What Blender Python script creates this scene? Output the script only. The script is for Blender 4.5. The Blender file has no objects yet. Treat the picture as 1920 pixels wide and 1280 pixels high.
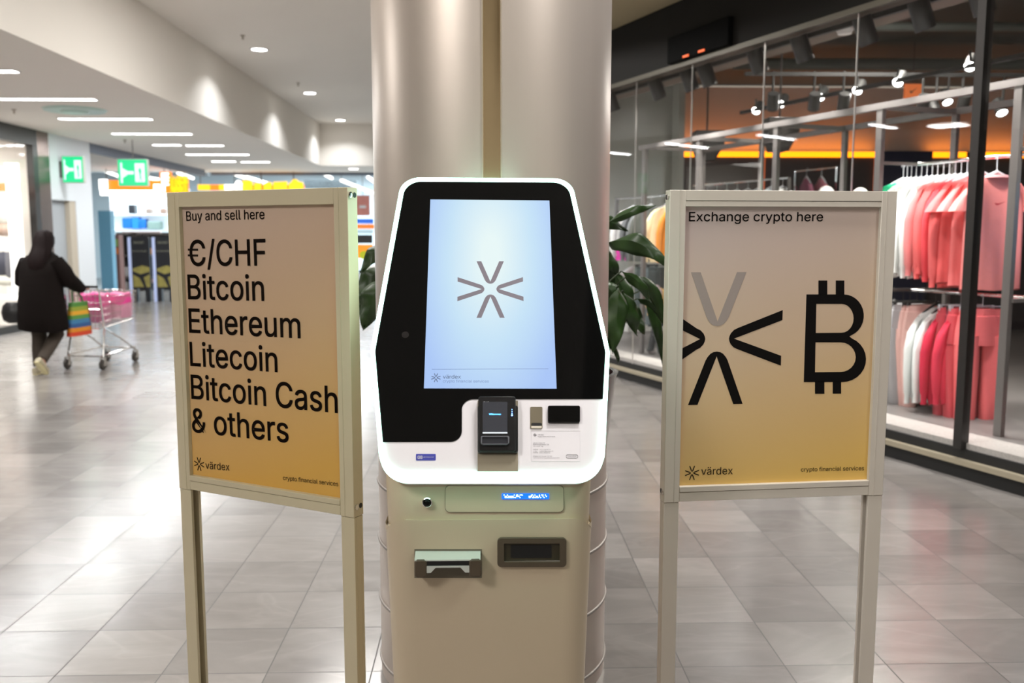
import bpy, math, random
from math import sin, cos, tan, atan, atan2, radians, pi, hypot, sqrt
from mathutils import Vector, Matrix
random.seed(7)
S = bpy.context.scene
COL = S.collection
# ------------------------------------------------------------------ camera, world, exposure
F = 1700.0; TH = atan(198 / F); YAW = atan(51 * cos(TH) / F); H = 1.63
R_ = Vector((cos(YAW), -sin(YAW), 0)); FW = Vector((sin(YAW) * cos(TH), cos(YAW) * cos(TH), -sin(TH))); U_ = R_.cross(FW)
C0 = Vector((0, 0, H))
cd = bpy.data.cameras.new('camera'); cam = bpy.data.objects.new('camera', cd); COL.objects.link(cam)
cam.matrix_world = Matrix((R_, U_, -FW)).transposed().to_4x4(); cam.location = C0
cd.sensor_width = 36; cd.lens = 36 * F / 1920; cd.clip_start = .05; cd.clip_end = 200
cd.dof.use_dof = True; cd.dof.focus_distance = 2.55; cd.dof.aperture_fstop = 3.4
S.camera = cam
S.view_settings.view_transform = 'Standard'; S.view_settings.look = 'None'; S.view_settings.gamma = 1
S.view_settings.use_curve_mapping = False; S.view_settings.exposure = 0.56
w = bpy.data.worlds.new('mall_ambient'); S.world = w; w.use_nodes = True
w.node_tree.nodes['Background'].inputs[0].default_value = (1.0, .86, .70, 1); w.node_tree.nodes['Background'].inputs[1].default_value = .24

# ------------------------------------------------------------------ geometry helpers
def ray(x, y): return R_ * ((x - 960) / F) + U_ * ((640 - y) / F) + FW
def onz(x, y, z): d = ray(x, y); return C0 + d * ((z - H) / d.z)
def ony(x, y, Y): d = ray(x, y); return C0 + d * (Y / d.y)
def onx(x, y, X): d = ray(x, y); return C0 + d * (X / d.x)
class Plane:
    def __init__(s, o, ex, ez):
        s.o = Vector(o); s.ex = Vector(ex).normalized(); s.ez = Vector(ez).normalized(); s.ey = s.ez.cross(s.ex)
        m = Matrix((s.ex, s.ey, s.ez)).transposed().to_4x4(); m.translation = s.o; s.M = m
    def px(s, x, y, d=0):
        r = ray(x, y); o = s.o + s.ey * d; t = ((o - C0).dot(s.ey)) / r.dot(s.ey); p = C0 + r * t - s.o
        return (p.dot(s.ex), p.dot(s.ez))
    def w(s, a, d, b): return s.o + s.ex * a + s.ey * d + s.ez * b
WM = {}
def thing(name, label, cat, M=None, group=None):
    o = bpy.data.objects.new(name, None); COL.objects.link(o); o.empty_display_size = .1
    M = M if M is not None else Matrix(); o.matrix_basis = M; WM[o.name] = M.copy()
    o['label'] = label; o['category'] = cat
    if group: o['group'] = group
    return o
def T(x, y, z, rz=0): return Matrix.Translation((x, y, z)) @ Matrix.Rotation(rz, 4, 'Z')
def tag(o, label, cat, group=None):
    o['label'] = label; o['category'] = cat
    if group: o['group'] = group
    return o
class G:
    def __init__(s): s.v = []; s.f = []
    def add(s, v, f): n = len(s.v); s.v += [tuple(q) for q in v]; s.f += [tuple(i + n for i in q) for q in f]; return s
    def box(s, x0, x1, y0, y1, z0, z1):
        return s.add([(x, y, z) for x in (x0, x1) for y in (y0, y1) for z in (z0, z1)],
                     [(0, 1, 3, 2), (4, 6, 7, 5), (0, 4, 5, 1), (2, 3, 7, 6), (0, 2, 6, 4), (1, 5, 7, 3)])
    def prism(s, P, y0, y1):
        n = len(P); v = [(a, y0, b) for a, b in P] + [(a, y1, b) for a, b in P]
        return s.add(v, [tuple(range(n)), tuple(range(2 * n - 1, n - 1, -1))] + [(i, i + n, (i + 1) % n + n, (i + 1) % n) for i in range(n)])
    def ring(s, P, Q, y0, y1):
        n = len(P); v = [(a, y0, b) for a, b in P] + [(a, y0, b) for a, b in Q] + [(a, y1, b) for a, b in P] + [(a, y1, b) for a, b in Q]
        f = []
        for i in range(n):
            j = (i + 1) % n
            f += [(i, j, j + n, i + n), (i + 2 * n, i + 3 * n, j + 3 * n, j + 2 * n), (i, i + 2 * n, j + 2 * n, j), (i + n, j + n, j + 3 * n, i + 3 * n)]
        return s.add(v, f)
    def loft(s, rings, caps=True):
        n = len(rings[0]); v = [p for r in rings for p in r]; f = []
        for k in range(len(rings) - 1):
            for i in range(n):
                j = (i + 1) % n; f.append((k * n + i, k * n + j, (k + 1) * n + j, (k + 1) * n + i))
        if caps: f += [tuple(range(n - 1, -1, -1)), tuple(range((len(rings) - 1) * n, len(rings) * n))]
        return s.add(v, f)
    def tube(s, pts, r, n=8):
        pts = [Vector(p) for p in pts]; rr = r if isinstance(r, (list, tuple)) else [r] * len(pts); rings = []
        up = None
        for i, p in enumerate(pts):
            d = (pts[min(i + 1, len(pts) - 1)] - pts[max(i - 1, 0)]).normalized()
            if up is None: up = d.orthogonal().normalized()
            up = (up - d * up.dot(d)).normalized(); sd = d.cross(up)
            rings.append([p + (up * cos(a) + sd * sin(a)) * rr[i] for a in (2 * pi * k / n for k in range(n))])
        return s.loft(rings)
    def lathe(s, prof, c=(0, 0, 0), n=32, axis='z'):
        rings = []
        for r, h in prof:
            ring = []
            for k in range(n):
                a = 2 * pi * k / n
                if axis == 'z': q = (c[0] + r * cos(a), c[1] + r * sin(a), c[2] + h)
                elif axis == 'y': q = (c[0] + r * cos(a), c[1] + h, c[2] - r * sin(a))
                else: q = (c[0] + h, c[1] + r * cos(a), c[2] + r * sin(a))
                ring.append(q)
            rings.append(ring)
        return s.loft(rings)
    def sphere(s, c, rx, ry, rz, n=16, m=10):
        return s.loft([[(c[0] + rx * sin(t) * cos(a), c[1] + ry * sin(t) * sin(a), c[2] - rz * cos(t)) for a in (2 * pi * k / n for k in range(n))] for t in (pi * (q + .02) / (m + .04) for q in range(m + 1))])
    def mesh(s, name, mat, smooth=False):
        me = bpy.data.meshes.new(name); me.from_pydata([tuple(q) for q in s.v], [], s.f)
        if mat: me.materials.append(mat)
        import bmesh
        b = bmesh.new(); b.from_mesh(me); bmesh.ops.recalc_face_normals(b, faces=b.faces); b.to_mesh(me); b.free()
        if smooth:
            me.polygons.foreach_set('use_smooth', [True] * len(me.polygons))
            try: me.set_sharp_from_angle(angle=radians(40))
            except Exception: pass
        return me
def put(name, me, parent=None, M=None, label=None):
    o = bpy.data.objects.new(name, me); COL.objects.link(o)
    if parent is not None:
        o.parent = parent; PW = WM[parent.name]; M = M if M is not None else PW
        o.matrix_basis = PW.inverted() @ M
    else:
        M = M if M is not None else Matrix(); o.matrix_basis = M
    WM[o.name] = M.copy()
    if label: o['label'] = label
    return o
def mk(name, g, mat, parent=None, M=None, smooth=False, bev=0, label=None):
    o = put(name, g.mesh(name, mat, smooth or bev > 0), parent, M, label)
    if bev:
        m = o.modifiers.new('bevel', 'BEVEL'); m.width = bev; m.segments = 2; m.limit_method = 'ANGLE'; m.angle_limit = radians(40)
    return o
def struct(name, g, mat, M=None, smooth=False, parent=None):
    o = mk(name, g, mat, parent, M, smooth)
    if parent is None: o['kind'] = 'structure'
    return o
def fillet(pts, rs, seg=8):
    out = []; n = len(pts)
    if not isinstance(rs, (list, tuple)): rs = [rs] * n
    for i in range(n):
        p = Vector(pts[i]); a = Vector(pts[i - 1]) - p; b = Vector(pts[(i + 1) % n]) - p; r = rs[i]
        if r <= 0: out.append(tuple(p)); continue
        la, lb = a.length, b.length; a.normalize(); b.normalize()
        ang = a.angle(b)
        if ang > pi - .02: out.append(tuple(p)); continue
        d = min(r / tan(ang / 2), la * .49, lb * .49); r = d * tan(ang / 2)
        c = p + (a + b).normalized() * (r / sin(ang / 2))
        s0 = p + a * d - c; s1 = p + b * d - c; A0 = atan2(s0.y, s0.x); dA = (atan2(s1.y, s1.x) - A0 + pi) % (2 * pi) - pi
        for k in range(seg + 1):
            t = A0 + dA * k / seg; out.append((c.x + r * cos(t), c.y + r * sin(t)))
    return out
def rrect(x0, x1, z0, z1, r, seg=6): return fillet([(x0, z0), (x1, z0), (x1, z1), (x0, z1)], r, seg)

# ------------------------------------------------------------------ materials
def mat(name, col, rough=.5, metal=0., emis=None, es=0., noise=0., nscale=20., spec=.5, bump=0., stretch=None, coat=0.):
    m = bpy.data.materials.new(name); m.use_nodes = True; N = m.node_tree.nodes; L = m.node_tree.links; b = N['Principled BSDF']
    b.inputs['Base Color'].default_value = (*col, 1); b.inputs['Roughness'].default_value = rough; b.inputs['Metallic'].default_value = metal
    b.inputs['Specular IOR Level'].default_value = spec; b.inputs['Coat Weight'].default_value = coat
    if emis: b.inputs['Emission Color'].default_value = (*emis, 1); b.inputs['Emission Strength'].default_value = es
    if noise or bump:
        tc = N.new('ShaderNodeTexCoord'); mp = N.new('ShaderNodeMapping'); L.new(tc.outputs['Object'], mp.inputs[0])
        if stretch: mp.inputs['Scale'].default_value = stretch
        n = N.new('ShaderNodeTexNoise'); n.inputs['Scale'].default_value = nscale; n.inputs['Detail'].default_value = 4; L.new(mp.outputs[0], n.inputs['Vector'])
        if noise:
            r = N.new('ShaderNodeMix'); r.data_type = 'RGBA'
            r.inputs[6].default_value = (*[c * (1 - noise) for c in col], 1); r.inputs[7].default_value = (*[min(1, c * (1 + noise)) for c in col], 1)
            L.new(n.outputs['Fac'], r.inputs[0]); L.new(r.outputs[2], b.inputs['Base Color'])
        if bump:
            bp = N.new('ShaderNodeBump'); bp.inputs['Strength'].default_value = bump; bp.inputs['Distance'].default_value = .01
            L.new(n.outputs['Fac'], bp.inputs['Height']); L.new(bp.outputs[0], b.inputs['Normal'])
    return m
def emit(name, col, s): return mat(name, (0.02, 0.02, 0.02), .5, emis=col, es=s)
_mc = {}
def cm(col, rough=.7, key='cloth', **k):
    q = (key, tuple(round(c, 3) for c in col), rough)
    if q not in _mc: _mc[q] = mat('%s_%d' % (key, len(_mc)), col, rough, noise=.06, nscale=60, **k)
    return _mc[q]
def floor_mat():
    m = bpy.data.materials.new('polished_stone_tiles'); m.use_nodes = True; N = m.node_tree.nodes; L = m.node_tree.links; b = N['Principled BSDF']
    tc = N.new('ShaderNodeTexCoord'); sx = N.new('ShaderNodeSeparateXYZ'); L.new(tc.outputs['Object'], sx.inputs[0])
    def math_(op, a, b_=None, c=None):
        n = N.new('ShaderNodeMath'); n.operation = op
        for i, q in enumerate((a, b_, c)):
            if q is None: continue
            if isinstance(q, (int, float)): n.inputs[i].default_value = q
            else: L.new(q, n.inputs[i])
        return n.outputs[0]
    SX, SY, OX, OY = TILE
    ux = math_('DIVIDE', math_('SUBTRACT', sx.outputs[0], OX), SX); uy = math_('DIVIDE', math_('SUBTRACT', sx.outputs[1], OY), SY)
    fx = math_('FRACT', ux); fy = math_('FRACT', uy); ix = math_('FLOOR', ux); iy = math_('FLOOR', uy)
    ex = math_('MINIMUM', fx, math_('SUBTRACT', 1, fx)); ey = math_('MINIMUM', fy, math_('SUBTRACT', 1, fy))
    g = math_('LESS_THAN', math_('MINIMUM', ex, ey), .006)
    cb = N.new('ShaderNodeCombineXYZ'); L.new(ix, cb.inputs[0]); L.new(iy, cb.inputs[1])
    wn = N.new('ShaderNodeTexWhiteNoise'); wn.noise_dimensions = '3D'; L.new(cb.outputs[0], wn.inputs['Vector'])
    # veining: noise stretched, shifted per tile
    sh = N.new('ShaderNodeVectorMath'); sh.operation = 'MULTIPLY_ADD'; L.new(wn.outputs['Color'], sh.inputs[0]); sh.inputs[1].default_value = (40, 40, 40); L.new(tc.outputs['Object'], sh.inputs[2])
    mp = N.new('ShaderNodeMapping'); mp.inputs['Rotation'].default_value = (0, 0, .35); mp.inputs['Scale'].default_value = (1.2, 3.2, 1); L.new(sh.outputs[0], mp.inputs[0])
    no = N.new('ShaderNodeTexNoise'); no.inputs['Scale'].default_value = 1.2; no.inputs['Detail'].default_value = 7; no.inputs['Roughness'].default_value = .62; no.inputs['Distortion'].default_value = .8; L.new(mp.outputs[0], no.inputs['Vector'])
    vein = N.new('ShaderNodeTexNoise'); vein.inputs['Scale'].default_value = .7; vein.inputs['Detail'].default_value = 3; vein.inputs['Distortion'].default_value = 1.6; L.new(mp.outputs[0], vein.inputs['Vector'])
    v1 = math_('SUBTRACT', 1, math_('MULTIPLY', math_('ABSOLUTE', math_('SUBTRACT', vein.outputs['Fac'], .5)), 26)); v1 = math_('MAXIMUM', v1, 0)
    tone = math_('ADD', math_('MULTIPLY', math_('SUBTRACT', wn.outputs['Value'], .5), .34), 1.0)
    tone = math_('ADD', tone, math_('MULTIPLY', math_('SUBTRACT', no.outputs['Fac'], .5), .5))
    tone = math_('ADD', tone, math_('MULTIPLY', v1, .07))
    tone = math_('MULTIPLY', tone, math_('SUBTRACT', 1, math_('MULTIPLY', g, .72)))
    vm = N.new('ShaderNodeVectorMath'); vm.operation = 'SCALE'; vm.inputs[0].default_value = (.262, .246, .235); L.new(tone, vm.inputs['Scale'])
    L.new(vm.outputs[0], b.inputs['Base Color'])
    rr = math_('ADD', .13, math_('MULTIPLY', no.outputs['Fac'], .16)); rr = math_('ADD', rr, math_('MULTIPLY', g, .4)); L.new(rr, b.inputs['Roughness'])
    b.inputs['Specular IOR Level'].default_value = .75
    bp = N.new('ShaderNodeBump'); bp.inputs['Strength'].default_value = .25; bp.inputs['Distance'].default_value = .002; L.new(math_('SUBTRACT', math_('MULTIPLY', no.outputs['Fac'], .25), g), bp.inputs['Height']); L.new(bp.outputs[0], b.inputs['Normal'])
    return m
def glass_mat(name, tint=(1, 1, 1), refl=.72):
    m = bpy.data.materials.new(name); m.use_nodes = True; N = m.node_tree.nodes; L = m.node_tree.links
    for n in list(N):
        if n.type == 'BSDF_PRINCIPLED': N.remove(n)
    out = [n for n in N if n.type == 'OUTPUT_MATERIAL'][0]
    tr = N.new('ShaderNodeBsdfTransparent'); tr.inputs[0].default_value = (*tint, 1); gl = N.new('ShaderNodeBsdfGlossy'); gl.inputs['Roughness'].default_value = .01
    fr = N.new('ShaderNodeFresnel'); fr.inputs[0].default_value = 1.5; mu = N.new('ShaderNodeMath'); mu.operation = 'MULTIPLY'; mu.inputs[1].default_value = refl; L.new(fr.outputs[0], mu.inputs[0])
    ge = N.new('ShaderNodeNewGeometry'); iv = N.new('ShaderNodeMath'); iv.operation = 'SUBTRACT'; iv.inputs[0].default_value = 1; L.new(ge.outputs['Backfacing'], iv.inputs[1])
    m2 = N.new('ShaderNodeMath'); m2.operation = 'MULTIPLY'; L.new(mu.outputs[0], m2.inputs[0]); L.new(iv.outputs[0], m2.inputs[1]); mu = m2
    mx = N.new('ShaderNodeMixShader'); L.new(mu.outputs[0], mx.inputs[0]); L.new(tr.outputs[0], mx.inputs[1]); L.new(gl.outputs[0], mx.inputs[2]); L.new(mx.outputs[0], out.inputs[0])
    return m
def grad_print(name, lo, hi, z0, z1, xs, bot=None, rough=.45):
    """a printed poster gradient running over height (local z) with a little slant over x"""
    m = bpy.data.materials.new(name); m.use_nodes = True; N = m.node_tree.nodes; L = m.node_tree.links; b = N['Principled BSDF']
    tc = N.new('ShaderNodeTexCoord'); sx = N.new('ShaderNodeSeparateXYZ'); L.new(tc.outputs['Object'], sx.inputs[0])
    ml = N.new('ShaderNodeMath'); ml.operation = 'MULTIPLY_ADD'; ml.inputs[1].default_value = -xs; L.new(sx.outputs[0], ml.inputs[0]); L.new(sx.outputs[2], ml.inputs[2])
    mr = N.new('ShaderNodeMapRange'); mr.inputs['From Min'].default_value = z0; mr.inputs['From Max'].default_value = z1; L.new(ml.outputs[0], mr.inputs['Value'])
    cr = N.new('ShaderNodeValToRGB'); e = cr.color_ramp.elements; e[0].color = (*lo, 1); e[1].color = (*hi, 1); e[1].position = .95
    k = cr.color_ramp.elements.new(.45); k.color = (*[(a * .42 + c * .58) for a, c in zip(lo, hi)], 1)
    L.new(mr.outputs[0], cr.inputs[0]); L.new(cr.outputs[0], b.inputs['Base Color']); b.inputs['Roughness'].default_value = rough
    return m

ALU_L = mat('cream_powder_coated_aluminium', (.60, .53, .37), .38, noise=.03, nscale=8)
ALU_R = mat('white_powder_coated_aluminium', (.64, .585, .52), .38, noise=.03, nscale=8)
STEEL = mat('bright_steel', (.75, .74, .72), .2, 1)
CHROME = mat('chrome', (.9, .9, .9), .08, 1)
INK = mat('black_print', (.004, .003, .003), .6, spec=.15)
INKB = mat('brown_black_print', (.014, .007, .004), .6, spec=.15)
INKG = mat('grey_print', (.36, .30, .28), .5)
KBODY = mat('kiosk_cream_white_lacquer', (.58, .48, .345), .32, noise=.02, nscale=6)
KWHITE = mat('white_gloss_panel', (.86, .84, .88), .25, noise=.01)
KBLACK = mat('black_glass', (.004, .004, .004), .06, noise=.01, spec=.15)
BRONZE = mat('bronze_grey_plastic', (.085, .062, .04), .4, noise=.05)
DARK = mat('dark_slot', (.004, .004, .005), .5, noise=.05)
BLACKP = mat('black_plastic', (.01, .01, .011), .28, noise=.05)
BLACKM = mat('black_painted_metal', (.018, .016, .015), .35, noise=.1)
GREYM = mat('grey_painted_metal', (.13, .12, .115), .4, noise=.05)
WALLW = mat('white_plaster', (.80, .80, .80), .75, noise=.02, nscale=3)
CEIL = mat('ceiling_plaster', (.88, .84, .78), .8, noise=.015, nscale=1.5)
STORE_FLOOR = mat('store_floor_grey', (.16, .15, .145), .4, noise=.1)
GLASS = glass_mat('shop_glass'); 

# ------------------------------------------------------------------ text helpers
FONT = None
try:
    import os
    fp = os.path.join(bpy.utils.resource_path('LOCAL'), 'datafiles', 'fonts', 'Inter.woff2')
    if os.path.exists(fp): FONT = bpy.data.fonts.load(fp)
except Exception: FONT = None
CAPH = [None]
def text_geo(s, x0, z0, width, height=None, y=0., weight=0., depth=.0006, ref='cap', skew=0.):
    """outline of a line of lettering: starts at x0, baseline z0, scaled to the width (and cap height) given; skew = baseline rise"""
    cu = bpy.data.curves.new('lettering', 'FONT'); cu.body = s; cu.size = 1; cu.resolution_u = 4; cu.offset = min(0, weight) * 0
    if FONT: cu.font = FONT
    o = bpy.data.objects.new('lettering_tmp', cu); COL.objects.link(o); dg = bpy.context.evaluated_depsgraph_get(); dg.update()
    me = bpy.data.meshes.new_from_object(o.evaluated_get(dg)); bpy.data.objects.remove(o); bpy.data.curves.remove(cu)
    vs = [v.co.copy() for v in me.vertices]; fs = [tuple(p.vertices) for p in me.polygons]; bpy.data.meshes.remove(me)
    if CAPH[0] is None and s != 'H': CAPH[0] = 1.; t_ = text_geo('H', 0, 0, 1, 1., y=0); hx = [q[0] for q in t_.v]; CAPH[0] = max(q[2] for q in t_.v)
    x_min = min(v.x for v in vs); x_max = max(v.x for v in vs); k = width / (x_max - x_min)
    kz = k if height is None else height / CAPH[0]
    g = G(); e = max(0, weight) * 1.6     # bolder lettering: the same outline laid again a hair to each side
    for dx, dz in (((0, 0),) if e == 0 else ((e, e), (-e, e), (e, -e), (-e, -e), (0, 0))):
        g.add([(x0 + (v.x - x_min + dx) * k, y - depth, z0 + (v.y + dz) * kz + (v.x - x_min) * k * skew) for v in vs], fs)
    return g
def emblem_arms():
    def arc(c, a0, a1, r, n=6): return [(c[0] + r * cos(radians(a0 + (a1 - a0) * k / n)), c[1] + r * sin(radians(a0 + (a1 - a0) * k / n))) for k in range(n + 1)]
    V = [(-51, 125), (-33.5, 125), (0, 33), (33.5, 125), (51, 125), (20.5, 41), (17, 34.5), (11.5, 28), (6, 25), (0, 24), (-6, 25), (-11.5, 28), (-17, 34.5), (-20.5, 41)]
    A = [(121, 53), (121, 34), (31.5, 0), (121, -34), (121, -53), (38, -20), (31, -16.5), (25.5, -10.5), (23, -5), (22, 0), (23, 5), (25.5, 10.5), (31, 16.5), (38, 20)]
    return V, A, [(-x, -y) for x, y in V], [(-x, -y) for x, y in A]
def emblem(g, cx, cz, sx, sz=None, y=-.0006, arms=(0, 1, 2, 3), clip=None):
    sz = sz or sx; E_ = emblem_arms()
    for i in arms:
        P = E_[i]
        if i == 3 and clip: P = [(-clip, -41 + .0) if (x < -100 and y_ < -45) else (-clip, 41) if (x < -100 and y_ > 45) else (-clip, -19 * 1.0) if (x < -100 and y_ < 0) else (-clip, 19) if x < -100 else (x, y_) for x, y_ in P]
        g.prism([(cx + a * sx, cz + b * sz) for a, b in P], y, y + .0005)
    return g
def px_text(g, pl, s, x0, y0, x1, y1, cap, d=0., off=0., weight=0.):
    """lettering whose baseline runs through pixels (x0,y0)-(x1,y1) with its capital height reaching pixel row cap, on plane pl"""
    a = pl.px(x0, y0, d); b = pl.px(x1, y1, d); c = pl.px(x0, cap, d) if cap else None
    t = text_geo(s, a[0], a[1], b[0] - a[0], (c[1] - a[1]) if cap else None, y=d - off, weight=weight, skew=(b[1] - a[1]) / (b[0] - a[0]))
    g.add(t.v, t.f); return g

# ------------------------------------------------------------------ the setting
TILE = (.3925, .3915, 1.139, 3.265)
FL = floor_mat()
struct('floor', G().box(-22, 12, -8, 40, -.05, 0), FL)
Z1, Z2, Z3 = 3.5, 4.6, 3.94
g = G().box(-22, -4.5, -8, 24.95, Z1, Z1 + .1).box(-22, .6, 24.95, 27.6, Z1, Z1 + .1)          # low soffits
struct('ceiling', g, CEIL)
struct('trim_1', G().box(-4.5, -4.4, -8, 24.95, Z1, Z2), CEIL)                                 # drop beside the corridor
struct('trim_2', G().box(-4.5, .6, 24.9, 25, Z1, Z2), CEIL)
struct('trim_3', G().box(-4.5, .6, -8, 25, Z2, Z2 + .1), CEIL)
struct('trim_4', G().box(.6, .7, -8, 25, Z3, Z2), CEIL)
# right-hand shop front: a vertical plane running away to the left
ang = radians(20.6); SP = onz(1500, 809, 0)
SHOP = Plane((SP.x, SP.y, 0), (sin(ang), -cos(ang), 0), (0, 0, 1))   # +x runs towards the camera, +y into the shop
def spx(x, y, d=0): return SHOP.px(x, y, d)
U0, U1 = -7.2, 9.0
P0 = SHOP.w((.6 - SP.x) / sin(ang), 0, 0); P1 = SHOP.w(U1, 0, 0)
TANC = mat('tan_soffit_paint', (.34, .28, .17), .7, noise=.03)
struct('trim_5', G().add([(.6, -8, Z3), (P1.x, -8, Z3), (P1.x, P1.y, Z3), (P0.x, P0.y, Z3), (.6, P0.y, Z3),
                          (.6, -8, Z3 + .1), (P1.x, -8, Z3 + .1), (P1.x, P1.y, Z3 + .1), (P0.x, P0.y, Z3 + .1), (.6, P0.y, Z3 + .1)],
                         [(0, 1, 2, 3, 4), (9, 8, 7, 6, 5), (0, 5, 6, 1), (1, 6, 7, 2), (2, 7, 8, 3), (3, 8, 9, 4), (4, 9, 5, 0)]), TANC)
FASC = mat('near_black_fascia', (.008, .007, .006), .7, noise=.2, nscale=2, spec=.2)
struct('wall_right', G().box(U0, U1, 0, .12, 3.33, Z3 + .05), FASC, SHOP.M)
struct('trim_6', G().box(U0, U1, -.015, .03, 3.29, 3.335), mat('brushed_glass_rail', (.10, .09, .07), .45, .4), SHOP.M)
BEIGE = mat('pale_stone_sill', (.36, .33, .29), .5, noise=.15)
struct('baseboard_right', G().box(U0, U1, -.02, .10, .10, .135), mat('beige_kerb_trim', (.34, .30, .22), .4, noise=.05), SHOP.M)
struct('trim_7', G().box(U0, U1, .02, .10, 0, .10).box(U0, U1, .03, .08, .135, .20), mat('shadow_gap_black', (.006, .006, .006), .6), SHOP.M)
struct('trim_8', G().box(U0, U1, .05, .34, .2, .24), mat('display_plinth_terrazzo', (.42, .40, .38), .5, noise=.3, nscale=60), SHOP.M)
struct('trim_9', G().box(U0, U1, .34, 1.9, .18, .235).box(U0, U1, 1.9, 12, .0, .02), STORE_FLOOR, SHOP.M)
a = spx(1250, 125, -.06); b = spx(1366, 20, -.06)
t = thing('fascia_box', 'matt black box on the dark fascia with two small orange lights', 'box', SHOP.M)
mk('case', G().box(a[0], b[0], -.06, -.001, 3.345, 3.345 + (b[1] - a[1]) * .8), mat('deep_black', (.002, .002, .002), .8, noise=.1, spec=.1), t, bev=.01)
OL = emit('orange_indicator', (1, .12, .01), 1.0)
for x in (1286, 1315): q = spx(x, 105, -.06); mk('indicator', G().box(q[0] - .05, q[0] + .05, -.065, -.06, 3.355, 3.375), OL, t)
# glass panes with thin silver joints, a dark mullion
joints = [-7.2, -5.95, -4.8] + [-u for u in ()]
js = [SHOP.px(x, 300)[0] for x in (1188, 1291, 1424, 1594)]; js = sorted(js + [js[0] - 1.06, js[0] - 2.12, js[0] - 3.18, 1.6, 2.65, 3.7, 4.8, 5.9, 7.0, 8.1, U1, U0])
for i in range(len(js) - 1):
    t = struct('window_%d' % (i + 1), G().box(js[i] + .004, js[i + 1] - .004, .02, .03, .235, 3.33), GLASS, SHOP.M)
for i, u in enumerate(js[1:-1]):
    if abs(u - 1.6) < .01: continue
    struct('trim_%d' % (20 + i), G().box(u - .003, u + .003, .019, .031, .2, 3.33), mat('silver_joint', (.62, .60, .58), .3, .8) if i == 0 else bpy.data.materials['silver_joint'], SHOP.M)
struct('trim_10', G().box(1.535, 1.60, .0, .07, .2, 3.9), BLACKM, SHOP.M)
# left side: shop window, white wall with door, open store
XL = -8.0
struct('wall_left', G().box(XL - .2, XL, 17.15, 17.2, 0, Z1).box(XL - .2, XL, 18.2, 18.95, 0, Z1).box(XL - .2, XL, 17.2, 18.2, 2.3, Z1), mat('cool_white_wall', (.78, .82, .86), .7, noise=.02))
struct('door_1', G().box(XL - .16, XL - .11, 17.2, 17.95, 0, 2.3), mat('grey_door_leaf', (.42, .45, .48), .5, noise=.03))
put_door = bpy.data.objects['door_1']
mk('door_handle', G().tube([(XL - .11, 17.84, 1.05), (XL - .05, 17.84, 1.05), (XL - .05, 17.72, 1.05)], .012), STEEL, put_door)
struct('trim_11', G().box(XL - .2, XL - .02, 17.95, 18.2, 0, 2.3), mat('beige_door_jamb', (.55, .48, .38), .6))
struct('trim_12', G().box(XL - .1, XL + .02, 16.72, 17.15, 0, Z1), mat('bronze_pillar', (.20, .15, .13), .25, .8, noise=.2, nscale=3))
struct('trim_13', G().box(XL - .15, XL + .02, 4, 16.72, 3.22, Z1).box(XL - .1, XL + .02, 16.55, 16.72, 0, 3.22).box(XL - .12, XL + .0, 4, 16.55, 0, .12), BLACKM)
struct('window_30', G().box(XL - .06, XL - .05, 4, 16.55, .12, 3.22), GLASS)
struct('wall_back', G().box(-22, .7, 36, 36.1, 0, 5), mat('bright_store_wall', (.72, .82, .88), .7, noise=.02))
struct('wall_store_side', G().box(XL - 9, XL - .2, 18.8, 18.95, 0, 5).box(-18, -17.9, 18.9, 36, 0, 5), WALLW)
struct('ceiling_store', G().box(-18, .7, 27.6, 36.2, 4.1, 4.2).box(-18, XL, 18.9, 27.6, 4.1, 4.2), mat('dark_store_ceiling', (.12, .13, .14), .8, noise=.3, nscale=2))
struct('trim_14', G().box(XL - .1, XL + .0, 18.95, 26.6, 3.32, Z1 + .6).box(XL - .1, .6, 27.5, 27.6, 3.42, Z1 + .6), mat('slate_header', (.16, .19, .25), .5))
# left display shop interior
struct('wall_reflection_block', G().box(XL - .2, XL, -8, 14.5, 0, Z1), mat('dark_brown_blocker', (.16, .14, .12), .6, noise=.1, nscale=2))  # unseen wall added to darken reflections in the right shop glass
struct('wall_display', G().box(-11.6, -11.5, 4, 17, 0, Z1).box(-11.5, XL - .2, 16.9, 17, 0, Z1), mat('lit_display_wall', (.82, .80, .76), .7, noise=.03))

# ------------------------------------------------------------------ ceiling lights
LAMP = emit('lamp_white', (1, .98, .94), 9)
LWRM = (1, .97, .93)
def area(name, M, sx, sy, e, col=(1, 1, 1), parent=None, spread=180):
    l = bpy.data.lights.new(name, 'AREA'); l.shape = 'RECTANGLE'; l.size = sx; l.size_y = sy; l.energy = e; l.color = col; l.spread = radians(spread)
    o = bpy.data.objects.new(name, l); COL.objects.link(o)
    if parent is not None: o.parent = parent; o.matrix_basis = WM[parent.name].inverted() @ M
    else: o.matrix_basis = M
    return o
strips = [(-120, 30, 132), (0, 178, 185), (113, 283, 222), (212, 358, 250), (288, 338, 271), (350, 418, 272), (350, 466, 289), (398, 441, 302), (453, 505, 303)]
near = ['nearest the camera, cut by the left edge', 'second from the camera', 'third row from the camera', 'fourth row from the camera', 'short left piece of the split row', 'right piece of the split row', 'long one behind the split row', 'short left piece of the farthest row', 'right piece of the farthest row']
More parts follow.
